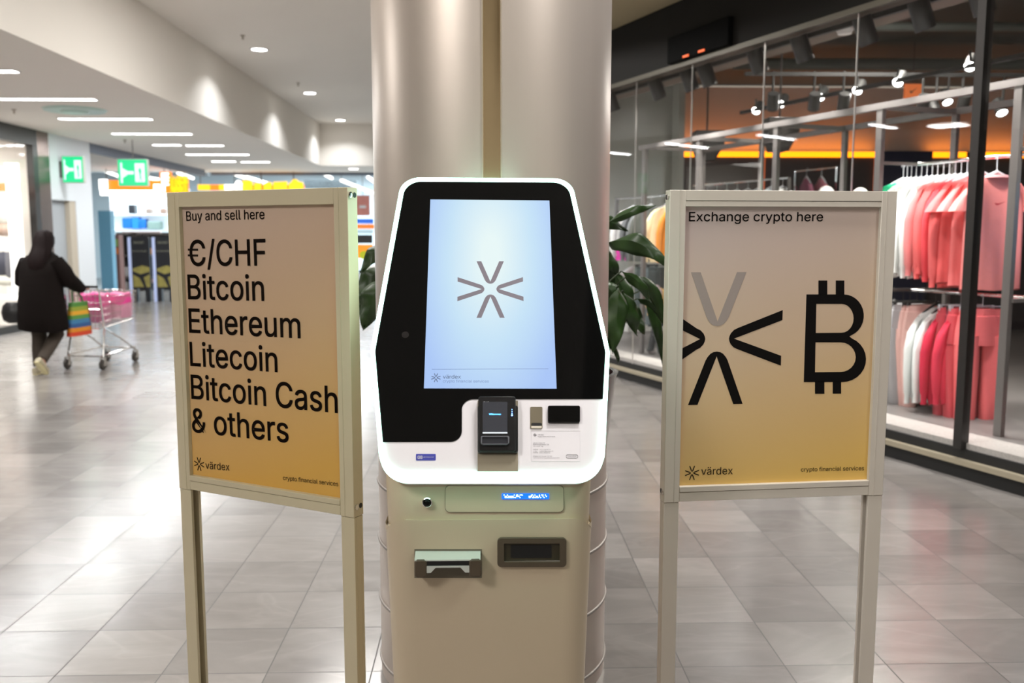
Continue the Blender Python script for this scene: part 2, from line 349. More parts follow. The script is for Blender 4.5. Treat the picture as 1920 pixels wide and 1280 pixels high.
for (x0, x1, y), d in zip(strips, near):
    a = onz(x0, y, Z1); b = onz(x1, y, Z1); c = (a + b) / 2; L = (b - a).length
    t = thing('linear_ceiling_light', 'recessed white linear light in the low ceiling, ' + d, 'ceiling light', T(c.x, c.y, Z1 - .01), 'linear lights in the low ceiling')
    mk('housing', G().ring(rrect(-L / 2 - .02, L / 2 + .02, -.09, .09, .02, 2), rrect(-L / 2, L / 2, -.07, .07, .02, 2), 0, .02), WALLW, t, T(c.x, c.y, Z1 - .012) @ Matrix.Rotation(pi / 2, 4, 'X'))
    mk('diffuser', G().box(-L / 2, L / 2, -.06, .06, -.004, .01), LAMP, t)
    area('ceiling_glow', T(c.x, c.y, Z1 - .03), L, .12, 36 * L / 1.5, (.95, .98, 1), t)
for k, yy in enumerate((-1.5, 1.6)):
    pass
dl = [(486, 92, 'nearest of the row left of the column'), (581, 174, 'middle of the row left of the column'), (638, 225, 'farthest of the upper row')]
spots = [(onz(x, y, Z2), d) for x, y, d in dl]
for p, d in spots:
    t = thing('ceiling_downlight', 'round white downlight in the high ceiling, ' + d, 'ceiling light', T(p.x, p.y, Z2), 'downlights of the high ceiling')
    mk('trim_ring', G().lathe([(.15, 0), (.15, -.012), (.12, -.012), (.12, 0)], n=24), WALLW, t)
    mk('lens', G().lathe([(.12, .0), (.12, -.008), (.001, -.012)], n=24), LAMP, t)
    area('downlight_glow', T(p.x, p.y, Z2 - .03), .22, .22, 18, (.96, .98, 1), t, 125)
p = onz(663, 316, Z1)
t = thing('ceiling_downlight', 'round white downlight in the far low ceiling just left of the column', 'ceiling light', T(p.x, p.y, Z1), 'downlights of the high ceiling')
mk('trim_ring', G().lathe([(.17, 0), (.17, -.012), (.14, -.012), (.14, 0)], n=24), WALLW, t)
mk('lens', G().lathe([(.14, .0), (.14, -.008), (.001, -.012)], n=24), LAMP, t)
area('downlight_glow', T(p.x, p.y, Z1 - .03), .25, .25, 25, (1, .98, .95), t)
p = onz(1426, -3, Z3)
t = thing('ceiling_downlight', 'round downlight at the top edge above the dark shop fascia', 'ceiling light', T(p.x, p.y, Z3))
mk('trim_ring', G().lathe([(.10, 0), (.10, -.012), (.08, -.012), (.08, 0)], n=24), WALLW, t)
mk('lens', G().lathe([(.08, .0), (.08, -.008), (.001, -.012)], n=24), LAMP, t)
for x, y, z, s, d in [(455, 66, Z2, 1, 'nearest the camera'), (559, 155, Z2, 1, 'beyond the first downlight'), (26, 205, Z1, 1, 'above the left shop window'), (234, 262, Z1, 1, 'above the hanging exit sign')]:
    q = onz(x, y, z)
    t = thing('sprinkler_head', 'small pendent sprinkler in the ceiling, ' + d, 'sprinkler', T(q.x, q.y, z), 'sprinklers in the ceiling')
    mk('stem', G().lathe([(.035, 0), (.035, -.01), (.012, -.012), (.012, -.05), (.02, -.06), (.001, -.062)], n=12), mat('brass_grey', (.4, .36, .3), .4, .6) if 'brass_grey' not in bpy.data.materials else bpy.data.materials['brass_grey'], t)
q = onz(140, 205, Z1)
t = thing('smoke_vent', 'round pale green ceiling diffuser between the linear lights', 'vent', T(q.x, q.y, Z1))
mk('disc', G().lathe([(.45, 0), (.42, -.03), (.2, -.03), (.18, -.06), (.001, -.06)], n=32), mat('pale_green_disc', (.55, .72, .66), .35), t)  # disc is one even pale green
# unseen downlights added as fill; the right sign's one is read from its shadow
for k, (x, y, z, e) in enumerate([(-2.0, 6.0, Z2, 105), (-3.4, -1.2, Z2, 120), (-6.5, 5, Z1, 80), (-6.5, 10, Z1, 45), (2.4, 1.0, Z3, 20), (2.0, 5.5, Z3, 36), (.78, 2.38, Z3, 36), (-1.4, 10.8, Z2, 130)]):
    t = thing('ceiling_downlight', 'recessed downlight overhead, above the frame, ' + ['added fill over the open floor before the shopper', 'added fill over the left sign side of the camera', 'added fill over the left edge near the camera', 'added fill over the left shop window', 'added fill over the camera side of the right shop', 'added fill over the floor between column and right shop', 'straight over the right sign stand', 'added fill over the corridor beyond the column'][k], 'ceiling light', T(x, y, z), 'downlights overhead, outside the frame')
    mk('lens', G().lathe([(.3, .0), (.3, -.01), (.001, -.012)], n=24), LAMP, t)
    area('downlight_glow', T(x, y, z - .03), (1.5, 1.3, .55, .55, .55, .55, .55, 1.2)[k], (1.5, 1.3, .55, .55, .55, .55, .55, 1.2)[k], e, LWRM, t)

# ------------------------------------------------------------------ the column
cx, cy, CR = .027, 3.36, .428
COLM = mat('satin_aluminium_cladding', (.66, .585, .53), .36, .6, noise=.035, nscale=3, stretch=(8, 8, .1))
n = 128; gap = .055 / CR / 2; a_f = atan2(-cy, -cx + .0)
def arc_shell(a0, a1, r0, r1, z0, z1, seg=90):
    g = G(); rings = []
    for k in range(seg + 1):
        a = a0 + (a1 - a0) * k / seg; rings.append([(r0 * cos(a), r0 * sin(a), z0), (r1 * cos(a), r1 * sin(a), z0), (r1 * cos(a), r1 * sin(a), z1), (r0 * cos(a), r0 * sin(a), z1)])
    return g.loft(rings)
colt = thing('round_column', 'round satin metal clad column with a narrow mirrored strip, behind the kiosk', 'column', T(cx, cy, 0))
aS = atan2(-cy, .031 - cx) ; d0 = (ray(921.5, 20)); aS = atan2(-cy, 0)
# direction of the strip: where the ray through its pixel column meets the cylinder front
rp = ray(921.5, 20); rr = Vector((rp.x, rp.y)).normalized(); cc = Vector((cx, cy)); b_ = rr.dot(cc); q_ = rr * (b_ - sqrt(CR ** 2 - (cc.length ** 2 - b_ ** 2))) - cc
aS = atan2(q_.y, q_.x); hs = .028 / CR
mk('cladding', arc_shell(aS + hs, aS + 2 * pi - hs, CR - .03, CR, 0, Z2), COLM, colt, smooth=True)
mk('mirror_strip', G().add(arc_shell(aS - hs, aS + hs, CR - .03, CR - .012, 0, 2.43, 6).v, arc_shell(aS - hs, aS + hs, CR - .03, CR - .012, 0, 2.43, 6).f).add(arc_shell(aS - hs, aS + hs, CR - .03, CR - .012, 2.436, Z2, 6).v, arc_shell(aS - hs, aS + hs, CR - .03, CR - .012, 2.436, Z2, 6).f), mat('bronze_mirror', (.74, .60, .38), .2, 1, noise=.05), colt)
mk('strip_edge', G().add(arc_shell(aS - hs - .008, aS - hs + .001, CR - .02, CR + .003, 0, Z2, 2).v, arc_shell(aS - hs - .008, aS - hs, CR - .02, CR + .003, 0, Z2, 2).f).add(arc_shell(aS + hs, aS + hs + .008, CR - .02, CR + .003, 0, Z2, 2).v, arc_shell(aS + hs, aS + hs + .008, CR - .02, CR + .003, 0, Z2, 2).f).box(0, .001, 0, .001, 2.43, 2.436), mat('pale_gold_edge', (.80, .72, .60), .3, .8), colt)
core = mk('core', G().lathe([(CR - .035, 0), (CR - .035, Z2)], n=64), BLACKM, colt, smooth=True)
RINGM = mat('ring_steel', (.36, .33, .31), .5, .4)
for z in (.73, .512, .288, .055):
    pr = [(CR + .002 + .005 * cos(a), .006 * sin(a)) for a in (2 * pi * k / 8 for k in range(8))]
    g = G(); rings = [[((r) * cos(t_), (r) * sin(t_), z + h) for r, h in pr] for t_ in (2 * pi * k / 96 for k in range(97))]
    g.loft(rings, caps=False); mk('ring_band', g, RINGM, colt, smooth=True)

# ------------------------------------------------------------------ sign stands
def sign_stand(A, B, label, M_, px_quads, screws, lip):
    ex = Vector((B[0] - A[0], B[1] - A[1], 0)); Wd = ex.length
    pl = Plane((A[0], A[1], 0), ex, (0, 0, 1))
    t = thing('sign_stand', label, 'sign', pl.M)
    zb, zt = .831, 1.762; st = .048; dp = .045
    for x0, x1 in ((0, st), (Wd - st, Wd)):
        g = G().box(x0, x1, 0, dp, zb, zt); s_ = mk('stile', g, M_, t, bev=.0015)
        xi = x1 if x0 == 0 else x0; sgn = 1 if x0 == 0 else -1
        mk('groove_lip', G().box(xi - sgn * .016 - .001, xi - sgn * .016 + .001, -.0012, .002, zb, zt), M_, s_)
    mk('top_rail', (G().box(st, Wd - st, .0, dp, zt - .030, zt).box(st, Wd - st, .001, dp, zt - .047, zt - .0315) if lip else G().box(st, Wd - st, 0, dp, zt - .045, zt)), M_, t, bev=.0012)
    mk('bottom_rail', G().box(st, Wd - st, 0, dp, zb + .002, zb + .030).box(st, Wd - st, -.002, dp, zb + .0315, zb + .048), M_, t, bev=.0012)
    mk('backing_board', G().box(st - .004, Wd - st + .004, .024, .030, zb + .03, zt - .03), WALLW, t)
    for x0, x1, s in ((.001, st - .001, 1), (Wd - st + .001, Wd - .001, -1)):
        g = G().box(x0, x1, .002, .012, .012, zb - .0015).box(x0, x1, .033, dp - .002, .012, zb - .0015).box(x0 if s > 0 else x1 - .006, x0 + .006 if s > 0 else x1, .012, .033, .012, zb - .0015)
        lg = mk('leg', g, M_, t, bev=.001)
        mk('foot_pad', G().box(x0 - .004, x1 + .004, -.22, .26, 0, .012), M_, lg, bev=.002)
    for a, z, side in screws:
        xx = Wd if side > 0 else 0
        g = G().lathe([(.0085, 0), (.0085, side * .003), (.005, side * .0042), (.001, side * .0044)], (xx, a, z), 16, 'x'); mk('screw_cap', g, STEEL, t, smooth=True)
        g = G().lathe([(.0075, 0), (.0075, side * .001), (.001, side * .001)], (xx, a + .02, z), 16, 'x'); mk('screw_hole', g, DARK, t)
    return t, pl, Wd, st, zb, zt
PRL = grad_print('tan_to_amber_print', (.70, .40, .085), (.54, .42, .36), .80, 1.80, .28)
PRR = grad_print('grey_to_amber_print', (.78, .50, .13), (.58, .48, .47), .78, 1.72, .25)
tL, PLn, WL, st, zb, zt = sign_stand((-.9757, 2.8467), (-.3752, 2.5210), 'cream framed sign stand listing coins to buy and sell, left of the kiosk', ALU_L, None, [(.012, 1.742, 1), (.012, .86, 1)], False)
pd = .014
def poster(t, pl, Wd, m_):
    return mk('poster', G().box(st - .006, Wd - st + .006, pd, pd + .004, zb + .040, zt - .040), m_, t)
po = poster(tL, PLn, WL, PRL)
g = G()
for s, x0, y0, x1, y1, cap, wt in [('Buy and sell here', 350, 413.8, 496.5, 410.5, 396.3, .002), ('/CHF', 389.8, 497.8, 499, 497.3, 450.6, .004), ('C', 357.4, 497.9, 385.8, 497.7, 450.6, .004), ('Bitcoin', 353.8, 560.3, 495.5, 563.5, 515, .004),
                               ('Ethereum', 355.8, 622.8, 563.6, 633.5, 578.3, .004), ('Litecoin', 357.8, 685, 520.5, 697, 641, .004), ('Bitcoin Cash', 359.8, 746.6, 633.3, 773.6, 702.3, .004),
                               ('& others', 361.5, 809, 541.4, 829, 765, .004), ('värdex', 386, 878.2, 430.8, 881.8, None, 0), ('crypto financial services', 531.2, 899, 634.7, 911, None, -.004)]:
    mk('lettering', px_text(G(), PLn, s, x0, y0, x1, y1, cap, pd, .0008, wt), INKB, po)
g = G()
for yy in (468, 478.8): a = PLn.px(352.6, yy - 2, pd); b = PLn.px(371.6, yy + 2, pd); g.box(a[0], b[0], pd - .0012, pd - .0003, b[1], a[1])
mk('euro_bars', g, INKB, po)
c = PLn.px(373.7, 869.6, pd); u = PLn.px(382.8, 869.6, pd)
mk('emblem', emblem(G(), c[0], c[1], (u[0] - c[0]) / 121, .021 / 125, pd - .0012), INKB, po)
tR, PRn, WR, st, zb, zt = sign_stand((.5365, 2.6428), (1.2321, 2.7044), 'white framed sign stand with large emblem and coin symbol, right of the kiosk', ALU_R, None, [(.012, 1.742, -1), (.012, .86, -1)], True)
po = poster(tR, PRn, WR, PRR)
g = G()
for s, x0, y0, x1, y1, cap, wt in [('Exchange crypto here', 1291.7, 414.5, 1542.5, 414.5, 397.3, .002), ('värdex', 1314.5, 889.7, 1373.5, 888.4, None, 0), ('crypto financial services', 1501.5, 883.6, 1619.7, 881, None, -.004)]:
    mk('lettering', px_text(G(), PRn, s, x0, y0, x1, y1, cap, pd, .0008, wt), INK, po)
c = PRn.px(1344.5, 635, pd); u = PRn.px(1465.7, 635, pd); v = PRn.px(1344.5, 510, pd); kx, kz = (u[0] - c[0]) / 121, (v[1] - c[1]) / 125
clipx = (c[0] - (st - .004)) / kx
mk('emblem', emblem(G(), c[0], c[1], kx, kz, pd - .0006, (1, 2, 3), clipx), INK, po, label='large black emblem cut off by the frame')
mk('emblem_arm', emblem(G(), c[0], c[1], kx, kz, pd - .0006, (0,)), INKG, po, label='pale grey upper arm of the emblem')
c = PRn.px(1297.5, 886.3, pd); mk('small_emblem', emblem(G(), c[0], c[1], .0215 / 121 * 1.0, .0215 / 125, pd - .0006), INK, po)
def pq(x, y): return PRn.px(x, y, pd)
outer = [(1512, 551.7), (1582, 551.7)] + [(1582 + 37.5 * sin(radians(a)), 591.5 - 39.8 * cos(radians(a))) for a in range(12, 150, 12)] + [(1592.5, 630.5)] + \
        [(1579 + 44.7 * sin(radians(a)), 673.2 - 42.8 * cos(radians(a))) for a in range(24, 180, 13)] + [(1579, 716), (1507, 716)]
ho = [(1530.5, 569.5), (1578, 569.5)] + [(1578 + 22.5 * sin(radians(a)), 596.5 - 27 * cos(radians(a))) for a in range(15, 180, 15)] + [(1578, 623.5), (1529.5, 624)]
hi = [(1529, 641.5), (1576, 641.5)] + [(1576 + 28.5 * sin(radians(a)), 669.3 - 27.8 * cos(radians(a))) for a in range(15, 180, 15)] + [(1576, 697), (1528, 697.5)]
def bridged(o, hs):
    P = list(o)
    for h in hs:   # cut each hole into the outline along the stem
        hrev = list(reversed(h)); sx_ = h[0]; k = min(range(len(hrev)), key=lambda i: hypot(hrev[i][0] - sx_[0], hrev[i][1] - sx_[1])); hrev = hrev[k:] + hrev[:k]
        lx = 1512 + (1507 - 1512) * (sx_[1] - 551.7) / (716 - 551.7)
        P = P + [(lx, sx_[1])] + hrev + [hrev[0], (lx, sx_[1])]
    return P
g = G(); g.prism([pq(*q) for q in bridged(outer, [hi, ho])], pd - .0006, pd - .0001)
for x0, x1, y0, y1 in ((1534.5, 1551, 525.7, 553), (1567, 1583, 525.7, 553), (1528, 1545.6, 714, 738), (1561.3, 1577, 714, 737.8)):
    g.prism([pq(x0, y0), pq(x1, y0), pq(x1, y1), pq(x0, y1)], pd - .0006, pd - .0001)
mk('coin_symbol', g, INK, po)

# ------------------------------------------------------------------ the kiosk
HD = Plane((.015, 2.5917, 1.7288), (1, 0, 0), (0, .553, .833))
def hp(x, y, d=0): return HD.px(x, y, d)
kiosk = thing('crypto_kiosk', 'cream white self service kiosk with large tilted touch screen and glowing white rim', 'kiosk', T(.006, 2.45, 0))
def kb_ring(z, x0, x1, y0, y1, r, seg=8): return [(a, b, z) for a, b in fillet([(x0, y0), (x1, y0), (x1, y1), (x0, y1)], r, seg)]
YB = 2.20
BP = Plane((0, YB, 0), (1, 0, 0), (0, 0, 1))
KM = Matrix()
def halfx(z): return .235 + (.270 - .235) * z / 1.03
kcx = -.006 + .012
def kx_at(z):   # centre follows the photograph's slight offset
    return .008
g = G(); rings = []
for z, yf, grow in ((.0, YB + .012, 0), (.04, YB, 0), (.5, YB, 0), (.90, YB, 0)):
    h = halfx(z); rings.append(kb_ring(z, kx_at(z) - h, kx_at(z) + h, yf, 2.72, .075))
# arched top of the lower door: corners drop away
top = []
for a, b, z in kb_ring(.926, kx_at(.93) - halfx(.926), kx_at(.93) + halfx(.926), YB, 2.72, .075):
    e = abs(a - kx_at(0)) / halfx(.926); top.append((a, b, .926 - .045 * max(0, (e - .80) / .2) ** 2))
rings.append(top); g.loft(rings)
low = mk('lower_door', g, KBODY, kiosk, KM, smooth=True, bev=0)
g = G(); rings = []
for z, yf, yb, k in ((.86, YB + .008, 2.71, 1), (.932, YB + .008, 2.71, 1), (1.0, YB + .006, 2.71, 1), (1.05, YB + .02, 2.71, 1), (1.22, 2.38, 2.74, 1.0), (1.45, 2.56, 2.78, .85), (1.62, 2.67, 2.80, .7)):
    h = (halfx(min(z, 1.05)) - .006) * k; rings.append(kb_ring(z, kx_at(z) - h, kx_at(z) + h, yf, yb, min(.075, (yb - yf) * .45)))
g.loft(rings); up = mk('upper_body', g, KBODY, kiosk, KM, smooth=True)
# head outlines (on the tilted plane)
outc = [hp(753.5, 334), hp(1071, 336), hp(1143, 660), hp(1131.5, 899), hp(714.5, 899), hp(695, 658)]
inc = [hp(760.5, 340.5), hp(1064.5, 342.5), hp(1135.5, 660), hp(1122.5, 885.5), hp(722.5, 885.5), hp(703, 658)]
OUT = fillet(outc, [.058, .058, .06, .075, .075, .06], 10); INN = fillet(inc, [.050, .050, .055, .062, .062, .055], 10)
LEDM = emit('mint_white_led', (.48, 1.0, .79), 4.6)
mk('light_rim', G().ring(OUT, INN, -.004, .030), LEDM, kiosk, HD.M, label='glowing mint white light rim')
SHELL = mat('head_shell', (.62, .60, .55), .4)
g = G(); mx = (hp(920, 640)[0], hp(920, 640)[1])
def shrink(P, k, dz=0): return [(mx[0] + (a - mx[0]) * k, mx[1] + (b - mx[1]) * k + dz) for a, b in P]
g.loft([[(a, .012, b) for a, b in shrink(OUT, .992)], [(a, .06, b) for a, b in shrink(OUT, .985)], [(a, .085, b) for a, b in shrink(OUT, .93)]])
mk('head_shell', g, SHELL, kiosk, HD.M, smooth=True)
INs = [(mx[0] + (a - mx[0]) * .9995, mx[1] + (b - mx[1]) * .9995) for a, b in INN]
wp = mk('white_panel', G().prism(INs, 0, .01), KWHITE, kiosk, HD.M, label='glossy white lower control panel')
bc = [hp(760.8, 340.8), hp(1064.2, 342.8), hp(1135.2, 660), hp(1130.5, 748), hp(866, 748.5), hp(866, 828), hp(716.5, 828.5), hp(703.3, 658)]
mk('glass_front', G().prism(fillet(bc, [.050, .050, .055, 0, .028, .028, 0, .055], 10), -.002, .001), KBLACK, kiosk, HD.M, label='black glass front around the screen')
# the screen
def screen_mat():
    m = bpy.data.materials.new('screen_picture'); m.use_nodes = True; N = m.node_tree.nodes; L = m.node_tree.links; b = N['Principled BSDF']
    tc = N.new('ShaderNodeTexCoord'); mp = N.new('ShaderNodeMapping'); mp.inputs['Location'].default_value = (0, 0, -.02); mp.inputs['Scale'].default_value = (1 / .21, 0, 1 / .5); L.new(tc.outputs['Object'], mp.inputs[0])
    gr = N.new('ShaderNodeTexGradient'); gr.gradient_type = 'SPHERICAL'; L.new(mp.outputs[0], gr.inputs[0])
    no = N.new('ShaderNodeTexNoise'); no.inputs['Scale'].default_value = 5; L.new(tc.outputs['Object'], no.inputs['Vector'])
    ad = N.new('ShaderNodeMath'); ad.operation = 'MULTIPLY_ADD'; ad.inputs[1].default_value = .12; L.new(no.outputs['Fac'], ad.inputs[0]); L.new(gr.outputs[1], ad.inputs[2])
    cr = N.new('ShaderNodeValToRGB'); e = cr.color_ramp.elements; e[0].color = (.42, .60, 1, 1); e[1].color = (.86, 1, 1, 1); e[0].position = .05; e[1].position = .95
    k = cr.color_ramp.elements.new(.5); k.color = (.60, .82, 1, 1)
    L.new(ad.outputs[0], cr.inputs[0]); L.new(cr.outputs[0], b.inputs['Emission Color']); b.inputs['Emission Strength'].default_value = .62
    b.inputs['Base Color'].default_value = (.01, .01, .01, 1); b.inputs['Roughness'].default_value = .15
    return m
sc = [hp(795, 728.5), hp(1043.5, 729), hp(1030, 377), hp(807, 375)]
SCR = screen_mat()
so = Plane(HD.w(*[(hp(920, 480)[0]), 0, hp(920, 480)[1]]), (1, 0, 0), (0, .553, .833))
scr = mk('touch_screen', G().prism([so.px(795, 728.5), so.px(1043.5, 729), so.px(1030, 377), so.px(807, 375)], -.0032, -.0018), SCR, kiosk, so.M, label='lit pale blue portrait touch screen')
GREYE = emit('screen_grey', (.19, .16, .19), .66); SCT = emit('screen_dark_blue', (.03, .05, .11), .66); SCF = emit('screen_faint_blue', (.14, .22, .42), .66)
c = so.px(919.5, 543); u = so.px(981, 543); v = so.px(919.5, 491)
mk('emblem', emblem(G(), c[0], c[1], (u[0] - c[0]) / 121, (v[1] - c[1]) / 125, -.0038), GREYE, scr)
c = so.px(817.5, 709); u = so.px(826, 709)
g = emblem(G(), c[0], c[1], (u[0] - c[0]) / 121, None, -.0038); px_text(g, so, 'värdex', 830.5, 709.8, 864, 709.8, None, -.0032, .0004, 0)
mk('screen_logo', g, SCT, scr)
g = px_text(G(), so, 'crypto financial services', 830.5, 717, 916.5, 717.3, None, -.0032, .0004, -.01)
a = so.px(810, 693.3); b = so.px(1028, 693.8); g.box(a[0], b[0], -.0038, -.0034, a[1] - .0005, a[1] + .0005)
mk('screen_caption', g, SCF, scr)
# payment terminal
def hbox(g, x0, y0, x1, y1, d0, d1, r=.004, dd=0):
    P = [hp(x0, y1, dd), hp(x1, y1, dd), hp(x1, y0, dd), hp(x0, y0, dd)]; return g.prism(fillet(P, r, 4), d0, d1)
mk('terminal_bracket', hbox(G(), 895.5, 752, 971, 884.5, -.004, .002, .001), mat('beige_metal_bracket', (.36, .32, .24), .35, .3), kiosk, HD.M, label='bare beige metal bracket below the terminal')
tm = mk('card_terminal', hbox(G(), 897, 749, 966.5, 851, -.022, 0, .006), BLACKP, kiosk, HD.M, bev=.002, label='black card payment terminal')
mk('terminal_side', hbox(G(), 895.5, 764, 971, 852, -.017, 0, .006), BLACKP, tm, HD.M, bev=.002)
mk('terminal_screen', hbox(G(), 905, 760, 951, 817, -.0235, -.020, .001), mat('terminal_display', (.03, .03, .035), .2, emis=(.012, .014, .018), es=1), tm, HD.M)
mk('screen_edge', hbox(G(), 905, 816.5, 951, 818.5, -.0242, -.020, .0005), emit('white_edge', (.8, .85, .9), .8), tm, HD.M)
g = px_text(G(), HD, 'Willkommen', 917, 777.6, 939, 777.6, None, -.0245, .0, .02); mk('terminal_message', g, emit('blue_text', (.10, .45, 1), 2.2), tm, HD.M)
g = px_text(G(), HD, 'Worldline', 906.5, 755, 920, 755, None, -.0225, .0, .03); gm_ = emit('grey_mark', (.5, .5, .5), .8); mk('terminal_mark', g, gm_, tm, HD.M); mk('terminal_mark', px_text(G(), HD, 'VALINA', 943, 755, 950.5, 755, None, -.0225, .0, .02), gm_, tm, HD.M)
g = G(); 
for yy, rr_ in ((767.5, .0009), (771.3, .0011), (775, .0013), (778.3, .0022)):
    a = hp(960, yy, -.0225); g.lathe([(rr_, 0), (rr_, -.0012), (.0002, -.0013)], (a[0], -.022, a[1]), 10, 'y')
mk('status_light', g, emit('blue_led', (.12, .3, 1), 5), tm, HD.M)
g = G(); P = [hp(901.5, 839.5), hp(954.5, 839.5), hp(954.5, 825), hp(901.5, 825)]; Q = [hp(904, 841), hp(952, 841), hp(952, 827), hp(904, 827)]
g.ring(fillet(P, .004, 4), fillet(Q, .003, 4), -.030, -.02); mk('card_slot_rim', g, mat('slate_grey_rim', (.20, .21, .24), .3, .5), tm, HD.M, bev=.0008)
mk('card_slot', hbox(G(), 904, 827, 952, 840, -.0265, -.021, .002), mat('card_slot_inner', (.03, .032, .04), .25), tm, HD.M)
# scanners
fs = mk('sensor_recess', hbox(G(), 994, 763, 1017, 804, -.0015, .001, .003), mat('brass_grey_recess', (.34, .30, .22), .25, .6), kiosk, HD.M)
mk('sensor_lens', hbox(G(), 996, 793, 1016, 799, -.0022, -.001, .004), DARK, fs, HD.M)
mk('sensor_lip', hbox(G(), 996, 799.5, 1015.5, 803.5, -.004, -.001, .001), mat('pale_lip', (.7, .65, .55), .3), fs, HD.M)
mk('scanner_window', hbox(G(), 1027, 762.5, 1087, 793.5, -.008, .001, .004), KBLACK, kiosk, HD.M, label='black code scanner window')
# printed contact plate
g = G().ring(*[fillet([hp(x0, y1), hp(x1, y1), hp(x1, y0), hp(x0, y0)], .0015, 3) for x0, y0, x1, y1 in ((996, 807, 1088, 865), (996.5, 807.5, 1087.5, 864.5))], -.0008, 0)
mk('contact_plate', g, mat('faint_outline', (.78, .76, .79), .4), kiosk, HD.M)
g = G(); TG = mat('grey_small_print', (.16, .15, .17), .5)
for s, x0, y, x1 in [('värdex', 1008, 816.2, 1020), ('crypto financial services', 1008, 819.3, 1041), ('Värdex Suisse AG', 1000, 831.3, 1022), ('Dammstrasse 16', 1000, 834.4, 1029), ('CH-6300 Zug', 1000, 837.4, 1018),
                     ('Hotline', 1000, 843.6, 1009), ('+41 41 500 55 22', 1011.5, 843.6, 1032), ('E-Mail', 1000, 846.7, 1007), ('support@vardex.ch', 1011.5, 846.7, 1037), ('Online', 1000, 849.6, 1008.5), ('www.vardex.ch', 1011.5, 849.6, 1031.5),
                     ('Mitglied VQF Nummer 100 500', 1000, 856, 1035), ('VQF Financial Services Standards Association', 1000, 859.1, 1049), ('LIVE HELP', 1064.5, 856.6, 1080.5)]:
    px_text(g, HD, s, x0, y, x1, y, None, 0, .0006, .0)
c = hp(1003, 815.3); emblem(g, c[0], c[1], .0042 / 121, None, -.0008)
g.ring(*[fillet([hp(x0, y1), hp(x1, y1), hp(x1, y0), hp(x0, y0)], .0035, 4) for x0, y0, x1, y1 in ((1061.5, 852, 1083.5, 859), (1062, 852.5, 1083, 858.5))], -.0008, 0)
mk('small_print', g, TG, kiosk, HD.M)
stk = mk('blue_sticker', hbox(G(), 780, 851, 817, 863, -.001, 0, .002), mat('sticker_blue', (.06, .07, .42), .35), kiosk, HD.M)
g = px_text(G(), HD, 'GB', 783, 860, 792, 860, 854.5, -.001, .0005, .02); px_text(g, HD, 'BITCOIN ATM', 794, 858, 813, 858, None, -.001, .0005, .01)
mk('sticker_print', g, mat('sticker_white', (.75, .75, .9), .4), stk, HD.M)
mk('glass_disc', G().lathe([(.0095, 0), (.0095, -.0024), (.0001, -.0025)], (hp(760, 628)[0], 0, hp(760, 628)[1]), 24, 'y'), mat('dark_camera_disc', (.012, .010, .010), .3), kiosk, HD.M)
# front details of the body
def bq(x, y, d=0): return BP.px(x, y, d)
c = bq(801, 941); cdm = mk('camera_dome', G().lathe([(.0125, .008), (.0125, -.004), (.0105, -.0055), (.0098, -.004), (.0098, -.002)], (c[0], 0, c[1]), 32, 'y'), CHROME, kiosk, BP.M, smooth=True)
mk('camera_lens', G().lathe([(.0098, -.003), (.0085, -.008), (.005, -.0105), (.0003, -.0115)], (c[0], 0, c[1]), 24, 'y'), KBLACK, cdm, BP.M, smooth=True)
SEAM = mat('seam_dark_grey', (.16, .14, .10), .6)  # dark grey of the flap's seam line and the tray's back plate
P = [bq(834, 961.5), bq(1058, 961.5), bq(1058, 910.5), bq(834, 910.5)]; Q = [bq(834.7, 960.8), bq(1057.3, 960.8), bq(1057.3, 911.2), bq(834.7, 911.2)]
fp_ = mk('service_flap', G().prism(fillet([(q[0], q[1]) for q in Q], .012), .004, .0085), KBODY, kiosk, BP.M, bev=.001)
mk('flap_seam', G().ring(fillet(P, .0125), fillet(Q, .012), .0045, .0084), SEAM, fp_, BP.M)
BLU = emit('blue_dot_display', (.0, .10, .9), 1.6); 
ds = mk('dot_display', G().prism(fillet([bq(941, 936), bq(1029.5, 936), bq(1029.5, 925.5), bq(941, 925.5)], .001, 2), .0015, .006), BLU, kiosk, BP.M, label='small blue dot matrix display')
g = G(); random.seed(3)
for k in range(76):
    x = 945 + (k % 38) * 2.15; yy = random.choice((928, 930.5, 932.5)); 
    if abs(x - 986) < 6: continue
    a = bq(x, yy, 0); g.box(a[0] - .0009, a[0] + .0009, .0005, .0014, a[1] - .0008, a[1] + .0008)
mk('display_dots', g, emit('white_dots', (.7, .9, 1), 6), ds, BP.M)
# note tray (left) and dispenser bezel (right)
TRAYG = mat('pale_steel_tray', (.70, .74, .70), .3, .3)
nt = mk('note_tray', G().prism([bq(777, 1083), bq(903.5, 1083), bq(903.5, 1029), bq(777, 1029)], -.0005, .0), SEAM, kiosk, BP.M)
g = G(); a0 = bq(779, 1031); a1 = bq(901, 1031); zz = bq(840, 1049, -.038)[1]; z2 = bq(840, 1083, -.036)[1]
mk('tray_plate', G().add([(a0[0], -.001, a0[1] - .002), (a1[0], -.001, a1[1] - .002), (a1[0], -.036, zz - .001), (a0[0], -.036, zz - .001), (a0[0], -.001, a0[1] - .006), (a1[0], -.001, a1[1] - .006), (a1[0], -.036, zz - .004), (a0[0], -.036, zz - .004)],
   [(0, 1, 2, 3), (7, 6, 5, 4), (0, 4, 5, 1), (1, 5, 6, 2), (2, 6, 7, 3), (3, 7, 4, 0)]), TRAYG, nt, BP.M, label='pale sloping top plate catching the mint light')
